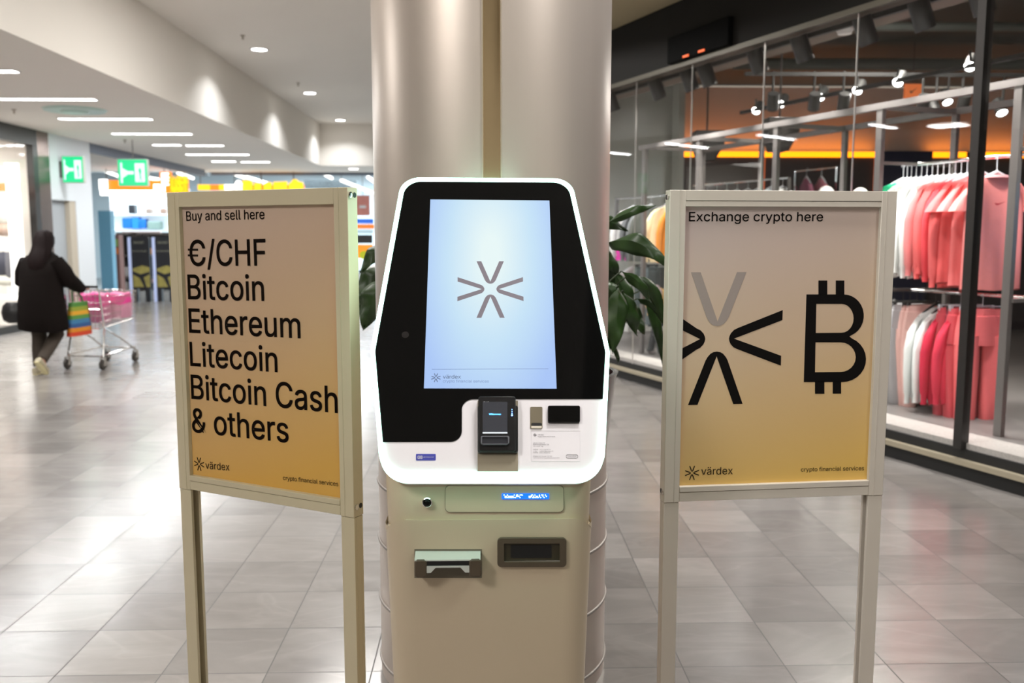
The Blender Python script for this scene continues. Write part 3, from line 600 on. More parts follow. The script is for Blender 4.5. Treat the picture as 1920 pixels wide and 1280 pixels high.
for s in (0, 1):
    xa, xb = (777, 801) if s == 0 else (879, 903.5)
    A_ = bq(xa, 1050, -.03)[0]; B_ = bq(xb, 1050, -.03)[0]
    rg = []
    lo_z, hi_z = z2 + .001, zz
    mk('tray_cheek', G().prism(fillet([(A_, lo_z), (B_, lo_z), (B_, hi_z), (A_, hi_z)], 0.008, 6), -.038, -.002), BRONZE, nt, BP.M, bev=.004)
A_ = bq(800, 1050, -.03)[0]; B_ = bq(880, 1050, -.03)[0]
mk('tray_opening', G().box(A_, B_, -.035, -.002, zz - .016, zz - .004), DARK, nt, BP.M)
tp = [(A_, zz - .0165), (B_, zz - .0165), (B_, zz - .034), (B_ - .010, zz - .034), (B_ - .022, zz - .021), (A_ + .022, zz - .021), (A_ + .010, zz - .034), (A_, zz - .034)]
mk('tray_lip', G().prism(tp, -.0365, -.033), TRAYG, nt, BP.M)
P = fillet([bq(932.5, 1061), bq(1061.5, 1061), bq(1061.5, 1006.5), bq(932.5, 1006.5)], .010); Q = fillet([bq(945, 1051), bq(1049, 1051), bq(1049, 1017), bq(945, 1017)], .002)
bz = mk('dispenser_bezel', G().ring(P, Q, -.008, .0), BRONZE, kiosk, BP.M, bev=.001)
mk('dispenser_throat', G().prism(Q, -.0012, -.0003), mat('throat_olive', (.035, .028, .012), .5), bz, BP.M)
mk('dispenser_slot', G().prism(fillet([bq(957.5, 1045), bq(1034, 1045), bq(1034, 1021), bq(957.5, 1021)], .002), -.002, -.001), DARK, bz, BP.M)
a = bq(945, 1049); b = bq(1049, 1051); mk('slot_lip', G().box(a[0], b[0], -.0045, -.001, b[1], b[1] + .0025), STEEL, bz, BP.M)

# ------------------------------------------------------------------ plant behind the column
pot = thing('potted_plant', 'tall dark planter with broad green drooping leaves behind the column', 'plant', T(.30, 4.22, 0))
mk('planter', G().lathe([(.19, 0), (.20, .01), (.315, .98), (.325, 1.0), (.30, 1.0), (.29, .93), (.001, .93)], n=48), mat('gloss_dark_planter', (.03, .016, .016), .08, noise=.2, coat=.6), pot, smooth=True)
mk('soil', G().lathe([(.288, .94), (.2, .955), (.001, .96)], n=32), mat('soil', (.03, .02, .012), .9, noise=.4), pot)
def leaf_mat():
    m = bpy.data.materials.new('glossy_leaf'); m.use_nodes = True; N = m.node_tree.nodes; L = m.node_tree.links; b = N['Principled BSDF']
    tc = N.new('ShaderNodeTexCoord'); wv = N.new('ShaderNodeTexNoise'); wv.inputs['Scale'].default_value = 9; wv.inputs['Detail'].default_value = 3; L.new(tc.outputs['Object'], wv.inputs['Vector'])
    mx_ = N.new('ShaderNodeMix'); mx_.data_type = 'RGBA'; mx_.inputs[6].default_value = (.006, .018, .004, 1); mx_.inputs[7].default_value = (.028, .075, .010, 1); L.new(wv.outputs['Fac'], mx_.inputs[0]); L.new(mx_.outputs[2], b.inputs['Base Color']); b.inputs['Roughness'].default_value = .42
    return m
LEAF = leaf_mat(); STEM = mat('dark_stem', (.03, .05, .015), .5, noise=.2)
def leaf(parent, base, tip, wid, Y, droop=.0, dy=.0, roll=.25, seed=0):
    """leaf blade between two points given as (pixel x, pixel y) at depth Y (its own depth in the plant), curved along droop"""
    rnd = random.Random(seed); a = ony(*base, Y); b = ony(*tip, Y + dy); d = b - a; L = d.length; f = d.normalized()
    view = Vector((0, -1, .25)).normalized(); side = f.cross(view).normalized(); nor = side.cross(f).normalized()
    g = G(); n = 16; rows = []
    for k in range(n + 1):
        t = k / n; wv = (sin(pi * t ** .75) ** .85) * wid * (1 - .15 * t); ctr = a + d * t + Vector((0, 0, 1)) * droop * sin(pi * t) * L + nor * .03 * sin(pi * t)
        row = []
        for j in range(-3, 4):
            s = j / 3; wave = .16 * wid * sin(13 * t + 1.3 * seed + (2 if j > 0 else 0)) * abs(s)
            p = ctr + side * (s * wv / 2) + nor * (-abs(s) * wv * roll + wave) + f * (abs(s) * .02)
            row.append(p)
        rows.append(row)
    v = [p for r in rows for p in r]; fcs = [(k * 7 + j, k * 7 + j + 1, (k + 1) * 7 + j + 1, (k + 1) * 7 + j) for k in range(n) for j in range(6)]
    g.add(v, fcs); o = mk('leaf', g, LEAF, parent, Matrix(), smooth=True)
    md = o.modifiers.new('thickness', 'SOLIDIFY'); md.thickness = .0012
    st_ = G().tube([a, a + (Vector((.30, 4.22, 1.0)) - a) * .35 + Vector((0, 0, .06)), Vector((.30 + rnd.uniform(-.08, .08), 4.22 + rnd.uniform(-.06, .06), .95))], [.003, .0045, .006], 6)
    mk('petiole', st_, STEM, o, Matrix(), smooth=True)
lv = [((1138, 418), (1224, 388), .045, 4.15, .03), ((1090, 405), (1170, 432), .07, 4.2, .05), ((1136, 455), (1250, 500), .105, 4.1, .16), ((1110, 470), (1156, 512), .085, 4.25, .1),
      ((1165, 508), (1216, 562), .055, 4.0, .1), ((1180, 515), (1250, 612), .07, 4.2, .2), ((1195, 560), (1256, 640), .045, 4.3, .25), ((1120, 520), (1172, 600), .09, 4.0, .1), ((1160, 535), (1150, 655), .105, 3.98, .02), ((1168, 545), (1192, 622), .08, 4.05, .02), ((1135, 560), (1148, 640), .07, 4.02, .02), ((1128, 600), (1140, 655), .06, 4.0, .02),
      ((1165, 560), (1205, 620), .09, 4.3, .02), ((1120, 470), (1140, 590), .14, 4.3, .05), ((1148, 640), (1157, 675), .02, 4.0, .0), ((1100, 560), (1145, 640), .15, 4.3, .02), ((1150, 505), (1185, 600), .10, 4.35, .05), ((1210, 540), (1245, 690), .06, 4.4, .1),
      ((735, 460), (681, 508), .085, 4.2, .15), ((740, 500), (668, 570), .14, 4.3, .15), ((718, 520), (684, 612), .13, 4.1, .05), ((730, 540), (676, 590), .12, 4.35, .1),
      ((820, 470), (760, 440), .1, 4.3, .1), ((1000, 430), (960, 380), .1, 4.4, .1)]
for i, (b_, t_, w_, Y_, dr) in enumerate(lv): leaf(pot, b_, t_, w_, Y_, dr, dy=random.uniform(-.08, .05), seed=i)

# ------------------------------------------------------------------ right-hand clothing shop
def sm(u, d, z, rz=0): return SHOP.M @ T(u, d, z, rz)
# back and side walls, ceilings
BWY = 15.2
DKW = mat('dark_plum_wall', (.055, .045, .048), .45, noise=.1, nscale=2); LTW = mat('warm_upper_wall', (.74, .64, .58), .8, noise=.02); GRW = mat('pale_grey_partition', (.52, .54, .50), .7, noise=.03)
struct('wall_shop_rear', G().box(3.2, 13, BWY, BWY + .1, 0, 3.02), DKW)
struct('wall_shop_upper', G().box(3.2, 13, BWY + .25, BWY + .35, 3.0, 4.1), LTW)
struct('wall_shop_partition', G().box(.3, 3.2, BWY, BWY + .1, 0, 4.2).box(3.1, 3.2, BWY - .5, BWY, 0, 4.2), GRW)
struct('ceiling_shop', G().add([SHOP.w(U0, .12, 4.15), SHOP.w(U1, .12, 4.15), (14, -2, 4.15), (14, 15.6, 4.15), (-.5, 15.6, 4.15)] , [(0, 1, 2, 3, 4)]).add([SHOP.w(U0, .12, 4.25), SHOP.w(U1, .12, 4.25), (14, -2, 4.25), (14, 15.6, 4.25), (-.5, 15.6, 4.25)], [(4, 3, 2, 1, 0)]), mat('dark_shop_ceiling', (.035, .04, .035), .7, noise=.3, nscale=2))
struct('wall_shop_side', G().box(13, 13.1, -2, 15.5, 0, 4.2), DKW)
struct('trim_40', G().box(U0, U1, .10, .72, 3.36, 3.46), mat('warm_bulkhead', (.17, .135, .115), .8), SHOP.M)
COVE = emit('amber_cove', (1.0, .24, .002), 2.2)
for i, (x0, x1) in enumerate(((1263, 1648), (1749, 1811), (1836, 1930))):
    a = ony(x0, 285, BWY); b = ony(x1, 285, BWY)
    t = thing('cove_light', 'glowing amber strip on the clothing shop rear wall, ' + ['longest stretch above the right sign', 'short stretch left of the dark mullion', 'stretch right of the dark mullion'][i], 'light strip', T(0, 0, 0), 'amber cove strips')
    mk('glow_strip', G().box(a.x, b.x, BWY - .03, BWY + .0, 2.93, 3.02), COVE, t)
    area('cove_glow', T((a.x + b.x) / 2, BWY + .12, 3.04) @ Matrix.Rotation(pi, 4, 'X'), b.x - a.x, .1, 6 * (b.x - a.x) / 3.6, (1, .28, .03), t)
ORG = mat('orange_frame', (.7, .14, .02), .4, emis=(1, .18, .02), es=.35)
for i, x in enumerate((1270, 1430, 1642)):
    a = ony(x, 300, BWY); tag(mk('orange_post', G().box(a.x - .025, a.x + .025, BWY - .06, BWY - .005, 0, 2.92), ORG), 'thin orange vertical strip on the dark rear wall, ' + ['leftmost', 'middle', 'rightmost'][i] + ' of three', 'wall strip', 'orange strips on the rear wall')
a = ony(1655, 283, 13.8); b = ony(1746, 360, 13.8)
tag(mk('navy_opening_panel', G().box(a.x, b.x, 13.8, 13.9, 0.02, a.z), mat('navy_panel', (.006, .008, .03), .3), bev=.01), 'dark navy panel in place of a wall opening, below the amber cove above the green shirts', 'panel')  # dark panel stands in for an opening in the rear wall
a = ony(1697, 157, 12.); b = ony(1727, 190, 12.); t = thing('promo_sign', 'small orange hanging sign with a dark curved tick among the spotlights', 'sign', T(a.x, 12, b.z))
mk('board', G().box(0, b.x - a.x, 0, .03, 0, a.z - b.z), mat('orange_board', (.75, .20, .05), .5, emis=(1, .2, .04), es=.2), t)
wd = b.x - a.x; mk('tick_mark', G().prism([(wd * .3, .12), (wd * .38, .10), (wd * .75, .18), (wd * .4, .125), (wd * .33, .14), (wd * .36, .17)], -.002, -.0005), BLACKM, t)
mk('cord', G().tube([(wd / 2, .015, a.z - b.z), (wd / 2, .015, 4.15 - b.z)], .004, 5), BLACKM, t)
# grey gantry: front and rear posts with beams
GW0, GW1 = .45, 1.25
zt_ = 2.86
beam = thing('display_gantry', 'long grey metal gantry of posts and twin top beams behind the shop glass', 'clothing rack', SHOP.M)
a = spx(1201, 276, GW0); b = spx(1920, 142, GW0); zbm = (a[1] + b[1]) / 2
mk('beam', G().box(a[0], 3.5, GW0 - .025, GW0 + .025, zbm - .05, zbm), GREYM, beam)
a2 = spx(1300, 277, GW1); b2 = spx(1700, 180, GW1)
mk('beam', G().box(a[0], 3.5, GW1 - .025, GW1 + .025, zbm - .05, zbm), GREYM, beam)
fpx = [1210, 1312, 1457, 1651, 1908]; rpx = [1258, 1381, 1535, 1738]
us = []
for x in fpx:
    u = spx(x, 250, GW0)[0]; us.append(u); mk('post', G().box(u - .03, u + .03, GW0 - .02, GW0 + .02, .24, zbm - .05), GREYM, beam)
for x, u in zip(rpx + [0], us):
    mk('post', G().box(u - .025, u + .025, GW1 - .02, GW1 + .02, .24, zbm - .05), GREYM, beam)
    mk('cross_tube', G().box(u - .02, u + .02, GW0 + .02, GW1 - .02, zbm - .05, zbm - .01), GREYM, beam)
# spotlights
TRK = mat('black_track', (.012, .012, .012), .5)
def track(u0, u1, d, z, lab):
    tag(mk('light_track', G().box(u0, u1, d - .02, d + .02, z, z + .04), TRK, None, SHOP.M), lab, 'track', 'lighting tracks in the clothing shop')
def spotlight(pos, aim, lab, lit, energy=0, grp='track spotlights in the clothing shop', sz=1., stem=.12):
    p = Vector(pos); f = (Vector(aim) - p).normalized(); q = f.to_track_quat('-Z', 'Y').to_matrix().to_4x4(); M = Matrix.Translation(p) @ q
    t = thing('track_spotlight', lab, 'spotlight', M, grp)
    mk('can', G().lathe([(.052 * sz, .16 * sz), (.055 * sz, .15 * sz), (.055 * sz, 0), (.05 * sz, -.004), (.048 * sz, .03 * sz)], n=20), TRK, t, smooth=True)
    mk('lens', G().lathe([(.048 * sz, .012), (.046 * sz, .004), (.001, .002)], n=20), emit('spot_lens', (1, 1, .96), 14) if 'spot_lens' not in bpy.data.materials else bpy.data.materials['spot_lens'] if lit else BLACKP, t)
    mk('bracket', G().tube([(p.x, p.y, p.z + .06 * sz), (p.x, p.y, p.z + stem + .14)], .012 * sz, 8), TRK, t, Matrix())
    if energy:
        l = bpy.data.lights.new('spot_beam', 'SPOT'); l.energy = energy; l.spot_size = radians(75); l.spot_blend = .6; l.shadow_soft_size = .06; l.color = (1, .97, .92)
        o = bpy.data.objects.new('spot_beam', l); COL.objects.link(o); o.parent = t; o.matrix_basis = Matrix.Translation((0, 0, -.02))
    return t
_ = emit('spot_lens', (1, 1, .96), 14)
ft = .30
track(U0, U1, ft, 3.30, 'black lighting track directly behind the top of the shop glass')
for i, x in enumerate((1153, 1239, 1300, 1333, 1428, 1512, 1632, 1738, 1850, 1990)):
    ys = {1153: 180, 1239: 158, 1300: 140, 1333: 128, 1428: 103, 1512: 80, 1632: 45, 1738: 18, 1850: -15, 1990: -50}[x]
    u, z = spx(x, ys, ft); z = 3.12
    p = SHOP.w(u, ft, z); aim = SHOP.w(u + .15, 1.0, 1.3)
    where = ['farthest, beside the column', 'second from the column', 'left of a close pair', 'right of a close pair', 'above the left part of the right sign', 'near the middle of the right sign', 'above the right part of the right sign', 'left of the dark mullion', 'right of the dark mullion', 'outside the frame to the right'][i]
    spotlight(p, aim, 'black track spotlight behind the glass top, ' + where, False, 105, sz=1.35, stem=0.02)
zt2 = 3.0
T1 = 1.9
a = spx(1390, 190, T1); b = spx(1829, 88, T1)
track(a[0], 3.2, T1, 3.12, 'black lighting track rising across the shop above the gantry')
for i, (x, y) in enumerate(((1417, 208), (1463, 195), (1537, 182), (1607, 170), (1683, 155), (1818, 125))):
    u, z = spx(x, y, T1); p = SHOP.w(u, T1, z)
    spotlight(p, SHOP.w(u - .1 + 1.0, T1 - 1.6, z - 1.3), 'lit black track spotlight on the rising track, ' + ['leftmost', 'second from left', 'third from left', 'fourth from left', 'fifth from left, brightest', 'beside the dark mullion'][i], True, 18, stem=max(0, 3.12 - z - .14))
Y3 = 9.6
q0 = ony(1395, 192, Y3)
for i, (x, y, lit) in enumerate(((1448, 205, 0), (1525, 205, 0), (1580, 205, 0), (1754, 212, 1), (1777, 192, 1), (1728, 208, 0), (1803, 208, 0), (1879, 212, 1))):
    q = ony(x, y, Y3 + (0 if y > 200 else 1.0)); spotlight(q, q + Vector((0, -.45, -.6)) if lit else q + Vector((.1, .5, -.8)), ('lit' if lit else 'dark') + ' ceiling spotlight deep in the shop, ' + ['left of the gantry middle', 'above the sign middle', 'above the sign right half', 'hanging lower left of the brightest lamp', 'brightest lamp above the red clothes', 'left of the brightest lamp', 'right of the brightest lamp', 'near the right frame edge'][i], bool(lit), 30 if lit else 0, 'spotlights deep in the shop', sz=1.1, stem=.25)
a = ony(1395, 192, Y3); b = ony(1935, 195, Y3)
tag(mk('light_track', G().box(a.x, b.x, Y3 - .02, Y3 + .02, 2.98 + .3, 3.32), TRK), 'black lighting track deep in the shop above the red clothes', 'track', 'lighting tracks in the clothing shop')
q = ony(1718, 75, 9.); t = thing('ceiling_disc_light', 'oval white ceiling lamp in the dark ceiling of the clothing shop', 'ceiling light', T(q.x, 9., 4.15)); mk('lens', G().lathe([(.16, 0), (.16, -.03), (.001, -.035)], n=24), LAMP, t)
area('disc_glow', T(q.x, 9., 4.08), .3, .3, 110, (1, .95, .85), t)
u, z = spx(1584, 55, .45); t = thing('smoke_detector', 'white smoke detector on the bulkhead behind the glass', 'detector', SHOP.M @ T(u, .45, 3.36)); mk('body', G().lathe([(.075, 0), (.075, -.03), (.06, -.045), (.055, -.065), (.001, -.07)], n=24), WALLW, t, smooth=True); mk('base', G().lathe([(.085, .0), (.085, -.012), (.001, -.013)], n=24), BLACKM, t)
# ceiling ducts
for i, (Y_, z_, r) in enumerate(((10.5, 3.98, .05), (8.4, 4.02, .05), (12.6, 3.95, .08))):
    tag(mk('ceiling_duct', G().tube([(3.4, Y_, z_), (12.5, Y_ - .2, z_)], r, 12), mat('duct_grey', (.10, .11, .10), .5, .3) if i == 0 else bpy.data.materials['duct_grey'], smooth=True), 'grey green duct across the dark shop ceiling, ' + ['middle', 'nearest', 'farthest'][i] + ' of three', 'duct', 'ducts in the shop ceiling')
for i, (x, y, Y_) in enumerate(((1325, 270, 11.5), (1461, 248, 10.5))):
    q = ony(x, y, Y_); t = thing('ceiling_speaker', 'dark angular box speaker hanging behind the gantry, ' + ('left' if i == 0 else 'right') + ' one', 'speaker', T(q.x, Y_, q.z), 'hanging speakers')
    mk('cabinet', G().prism([(-.10, -.22), (.08, -.22), (.2, 0), (.2, .16), (-.16, .16), (-.16, -.05)], -.12, .12), BLACKM, t, bev=.01); mk('hanger_rod', G().tube([(0, 0, .16), (0, 0, 4.15 - q.z)], .012, 8), BLACKM, t)
# ---- garments
def sweater(kind, w=.50, h=.70, seed=0):
    """hanging upper garment: x = across the shoulders, y = thickness, z = 0 at the neck"""
    rnd = random.Random(seed); g = G(); ph = rnd.uniform(0, 6); n = 40; rings = []
    lev = [(0, .07, .045), (-.015, .10, .05), (-.045, w * .36, .052), (-.085, w * .46, .055), (-.14, w * .48, .06), (-.3, w * .47, .06), (-.5, w * .48, .062), (-h + .05, w * .49, .066), (-h + .03, w * .465, .058), (-h, w * .455, .055)]
    if kind == 'tee': lev = [(0, .075, .04), (-.012, .11, .042), (-.05, w * .40, .042), (-.09, w * .47, .045), (-.2, w * .47, .045), (-.4, w * .485, .047), (-h, w * .50, .05)]
    for z, a, b in lev:
        fold = min(1, -z / h) * .022
        rings.append([(a * cos(t), .5 * b * sin(t) + .5 * fold * sin(5 * t + ph + z * 2) * abs(sin(t)) + fold * .25 * sin(11 * t + ph), z + .01 * sin(3 * t + ph) * (-z)) for t in (2 * pi * k / n for k in range(n))])
    g.loft(rings)
    for s in (-1, 1):
        if kind == 'tee': pts = [(s * w * .40, 0, -.075), (s * w * .53, .0, -.16), (s * w * .60, 0, -.26)]; rr = [.055, .075, .085]
        elif kind == 'vest': continue
        else: pts = [(s * w * .40, 0, -.085), (s * w * .49, .01, -.17), (s * w * .54, .03, -.33), (s * w * .55, .03, -.50), (s * w * .54, .02, -h + .09), (s * w * .54, .02, -h + .07), (s * w * .54, .02, -h + .0)]; rr = [.05, .065, .06, .052, .046, .034, .032]
        rings = []
        for i, p in enumerate(pts):
            p = Vector(p); rings.append([(p.x + rr[i] * .8 * cos(t), p.y * .5 + rr[i] * .52 * sin(t) * (1 + .12 * sin(4 * t + ph + i)), p.z + (rr[i] * .5 * cos(t) * -s if i < 2 else 0)) for t in (2 * pi * k / 14 for k in range(14))])
        g.loft(rings)
    return g
def trousers(w=.36, h=1.0, seed=0, spread=.0):
    rnd = random.Random(seed); ph = rnd.uniform(0, 6); g = G()
    n = 32; rings = [[(a * cos(t), b * sin(t) + .006 * sin(7 * t + ph), z) for t in (2 * pi * k / n for k in range(n))] for z, a, b in ((0, w * .45, .05), (-.045, w * .46, .052), (-.05, w * .48, .062), (-.16, w * .52, .075), (-.27, w * .53, .075))]
    g.loft(rings)
    for s in (-1, 1):
        rings = []
        for z, x, a, b in ((-.2, w * .26, w * .26, .07), (-.32, w * .27, w * .25, .07), (-.5, w * .26 + spread * .3, w * .23, .062), (-.7, w * .25 + spread * .7, w * .20, .055), (-h + .1, w * .24 + spread, w * .18, .05), (-h + .07, w * .24 + spread, w * .13, .04), (-h, w * .24 + spread, w * .125, .038)):
            rings.append([(s * x + a * cos(t), b * sin(t) + .012 * sin(3 * t + ph + 5 * z), z + .008 * sin(2 * t + ph)) for t in (2 * pi * k / 20 for k in range(20))])
        g.loft(rings)
    return g
def hanger(rise=.13, w=.40, clip=False):
    g = G(); 
    if clip: g.tube([(-w * .42, 0, .02), (w * .42, 0, .02)], .006, 6); g.box(-w * .42 - .01, -w * .42 + .015, -.012, .012, -.02, .025); g.box(w * .42 - .015, w * .42 + .01, -.012, .012, -.02, .025); g.tube([(0, 0, .02), (0, 0, rise)], .003, 6)
    else: g.tube([(-w / 2, 0, -.07), (-w * .25, 0, -.015), (0, 0, .03), (w * .25, 0, -.015), (w / 2, 0, -.07)], [.008, .011, .012, .011, .008], 8); g.tube([(0, 0, .03), (0, 0, rise)], .003, 6)
    g.tube([(0, .0, rise), (0, .012, rise + .015), (0, .024, rise + .002), (0, .024, rise - .008)], .003, 6)
    return g
HANG = mat('grey_plastic_hanger', (.45, .47, .50), .35); HANGB = mat('black_hanger', (.02, .02, .02), .4)
HME = {}
def hanging(name, geo_key, builder, colm, M, label, cat, grp=None, hcol=HANG, clip=False, w=.4, extras=None, rise=.13):
    t = thing(name, label, cat, M, grp)
    if geo_key not in HME: HME[geo_key] = builder()
    mk('fabric', HME[geo_key], colm, t, smooth=True)
    hk = ('h', clip, w, rise, hcol.name)
    if hk not in HME: HME[hk] = hanger(rise, w, clip).mesh('hanger', hcol, True)
    put('hanger', HME[hk], t)
    if extras: extras(t)
    return t
RD = (GW0 + GW1) / 2
def rail(u0, u1, d, z, lab, brackets=True):
    t = thing('clothes_rail', lab, 'clothes rail', SHOP.M, 'chrome clothes rails')
    mk('tube', G().tube([(u0, d, z), (u1, d, z)], .014, 12), CHROME, t, smooth=True)
    for u in (u0, u1): mk('bracket', G().box(u - .012, u + .012, GW0, GW1, z - .012, z + .012) if abs(d - RD) < .1 else G().box(u - .015, u + .015, d - .015, d + .015, .24, z), GREYM, t)
    return t
zr = spx(1740, 306, RD)[1]; zr2 = spx(1740, 545, RD)[1]
uA = spx(1648, 306, RD)[0]; uM = spx(1824, 306, RD)[0]; uB = 3.2
rail(us[3], us[4], RD, zr, 'upper chrome rail over the white and coral tops'); rail(us[3], us[4], RD, zr2, 'lower chrome rail over the trousers and grey sweatshirts')
rail(us[4] + .04, 3.3, RD, zr, 'upper chrome rail at the right frame edge'); rail(us[4] + .04, 3.3, RD, zr2, 'lower chrome rail at the right frame edge')
RX = Matrix.Rotation(pi / 2, 4, 'Z')
WHT = (.92, .94, .92); COR = (.90, .16, .16); CORD = (.80, .07, .09); GRN = (.02, .62, .32); PNK = (.88, .30, .30)
row = [(1695, GRN, 'tee', .58), (1702, GRN, 'tee', .58), (1710, WHT, 'sw', .70), (1719, WHT, 'sw', .78), (1729, WHT, 'sw', .76), (1739, WHT, 'sw', .74), (1749, WHT, 'sw', .78), (1759, WHT, 'sw', .70), (1770, PNK, 'sw', .76), (1781, COR, 'sw', .78), (1792, COR, 'sw', .74), (1803, CORD, 'sw', .80), (1814, COR, 'sw', .84)]
desc = {GRN: 'bright green shirt', WHT: 'white sweatshirt', COR: 'coral red sweatshirt', CORD: 'deep red sweatshirt', PNK: 'pale pink sweatshirt'}
ordn = ['first', 'second', 'third', 'fourth', 'fifth', 'sixth', 'seventh']
cnt = {}
for i, (x, c, k, h) in enumerate(row):
    u = spx(x, 306, RD)[0]; cnt[c] = cnt.get(c, 0) + 1
    hanging('hanging_sweatshirt' if k == 'sw' else 'hanging_shirt', (k, h, i % 3), lambda: sweater(k, .52, h, i), cm(c, .85), SHOP.M @ T(u, RD, zr - .135) @ RX @ Matrix.Rotation(random.uniform(-.12, .12), 4, 'Z'), '%s on the upper rail, %s of its colour from the right sign' % (desc[c], ordn[cnt[c] - 1]), 'top', 'tops on the upper rail left of the mullion')
def tick(t):
    s = .55
    mk('tick_logo', G().prism([(-.045, .0), (-.03, -.017), (-.015, -.016), (.05, .012), (-.012, -.004), (-.03, -.002)][::1], -.001, .0), cm((.55, .03, .04), .6), t, WM[t.name] @ Matrix.Translation((0, -.058, -.20)))
ut = spx(1872, 330, RD)[0]
cr_ = (.93, .33, .33)
for i, (du, c, k, h, lb) in enumerate([(-.22, COR, 'tee', .80, 'coral red t-shirt behind the front pink one'), (-.11, (.90, .22, .22), 'tee', .82, 'coral t-shirt directly behind the front pink one'), (.0, (.92, .27, .25), 'tee', .84, 'large salmon pink t-shirt with small red tick, right of the mullion')]):
    t = hanging('hanging_tshirt', ('tee', h), lambda: sweater('tee', .50, h, 9), cm(c, .85), SHOP.M @ T(ut + du, RD - .02, zr - .14) @ RX @ Matrix.Rotation(-.25, 4, 'Z'), lb, 't-shirt', 't-shirts right of the mullion', extras=tick if i == 2 else None)
    if i == 2: mk('collar', G().loft([[(a * cos(q), b * sin(q) - .002, z) for q in (2 * pi * k / 24 for k in range(24))] for z, a, b in ((.006, .085, .05), (-.012, .10, .052), (-.014, .078, .038), (.004, .066, .036))]), cm((.95, .45, .45), .8), t, smooth=True)
ub = us[4] + .18
for i, (du, c, k, h, lb) in enumerate([(.0, (.05, .35, .75), 'sw', .72, 'bright blue sweatshirt sleeve at the right frame edge'), (.12, (.12, .12, .13), 'sw', .72, 'dark sweatshirt beyond the right frame edge')]):
    hanging('hanging_sweatshirt', ('sw', h, 'b'), lambda: sweater('sw', .5, h, 4), cm(c, .85), SHOP.M @ T(ub + du, RD, zr - .14) @ RX, lb, 'top')
# lower tier
lowrow = [(1678, (.72, .45, .10), 'sw', .80, 'mustard jacket on the lower rail beside the right sign'), (1694, (.42, .42, .43), 'tr', 1.02, 'grey jogging trousers beside the right sign'), (1707, (.46, .46, .48), 'tr', 1.02, 'light grey jogging trousers, second on the lower rail'),
          (1721, (.70, .42, .38), 'tr', 1.02, 'dusty pink trousers, first pair'), (1732, (.74, .46, .42), 'tr', 1.02, 'dusty pink trousers, second pair'), (1756, (.74, .77, .76), 'sw', .76, 'pale grey sweatshirt in the middle of the lower rail'),
          (1774, (.80, .84, .83), 'sw', .74, 'almost white sweatshirt beside the red clothes on the lower rail'), (1796, (.60, .02, .06), 'sw', .74, 'crimson sweatshirt on the lower rail'), (1807, (.18, .03, .05), 'tr', .98, 'dark maroon trousers at the foot of the mullion'), (1818, (.66, .03, .07), 'sw', .72, 'crimson jacket nearest the mullion on the lower rail')]
for i, (x, c, k, h, lb) in enumerate(lowrow):
    u = spx(x, 545, RD)[0]
    if k == 'sw': hanging('hanging_sweatshirt', ('sw', h, 'l', i), lambda: sweater('sw', .50, h, i), cm(c, .85), SHOP.M @ T(u, RD, zr2 - .13) @ RX @ Matrix.Rotation(random.uniform(-.15, .1), 4, 'Z'), lb, 'top', 'clothes on the lower rail', HANGB)
    else: hanging('hanging_trousers', ('tr', h), lambda: trousers(.36, .93, 3), cm(c, .85), SHOP.M @ T(u, RD, zr2 - .12) @ RX @ Matrix.Rotation(random.uniform(-.1, .1), 4, 'Z'), lb, 'trousers', 'clothes on the lower rail', HANGB, True, .36, rise=.10)
for i, (du, c, lb) in enumerate([(-.20, (.50, .06, .08), 'dark red trousers behind the coral pair right of the mullion'), (-.10, (.62, .08, .10), 'red trousers between the coral and dark red pairs'), (0, (.88, .17, .18), 'coral red jogging trousers hanging right of the mullion')]):
    t = hanging('hanging_trousers', ('tr', 'red'), lambda: trousers(.40, .98, 5), cm(c, .85), SHOP.M @ T(ut + du - .05, RD - .02, zr2 - .11) @ RX @ Matrix.Rotation(-.3, 4, 'Z'), lb, 'trousers', 'red trousers right of the mullion', HANG, True, .4, rise=.10)
def stripes(t):
    for k in range(3): mk('stripe', G().loft([[(a * cos(q), b * sin(q), z) for q in (2 * pi * j / 24 for j in range(24))] for z, a, b in ((-.16 - k * .06, .25, .068), (-.18 - k * .06, .25, .068))]), cm((.8, .8, .8), .7), t, smooth=True)
hanging('hanging_sweatshirt', ('sw', .70, 'k'), lambda: sweater('sw', .5, .55, 4), cm((.02, .02, .02), .8), SHOP.M @ T(ub, RD, zr2 - .05) @ RX, 'black top with white stripes at the right frame edge', 'top', extras=stripes)
hanging('hanging_trousers', ('tr', 'e'), lambda: trousers(.34, .9, 8), cm((.75, .10, .13), .85), SHOP.M @ T(ub + .14, RD, zr2 - .15) @ RX, 'red trousers at the right frame edge', 'trousers', clip=True)
# things peeking above the right sign: second rail deeper in
D2 = 2.6
za = spx(1420, 338, D2)[1]; u0_ = spx(1300, 345, D2)[0]; u1_ = spx(1480, 330, D2)[0]
rail(u0_, u1_, D2, za, 'chrome rail deep in the shop just above the left half of the right sign')
pal = [((.5, .45, .4), 'taupe'), ((.75, .08, .05), 'red'), ((.3, .45, .42), 'grey green'), ((.85, .28, .12), 'orange'), ((.7, .7, .72), 'pale grey'), ((.8, .8, .82), 'white'), ((.35, .33, .33), 'dark grey'), ((.62, .70, .75), 'ice blue'), ((.85, .86, .88), 'bright white')]
for i, (c, nm) in enumerate(pal):
    u = u0_ + (u1_ - u0_) * (i + .5) / len(pal)
    hanging('hanging_shirt', ('sw', .68, 'd'), lambda: sweater('sw', .5, .68, 5), cm(c, .85), SHOP.M @ T(u, D2, za - .13) @ RX, nm + ' shirt on the deep rail, its shoulders showing just above the right sign', 'top', 'shirts on the deep rail')
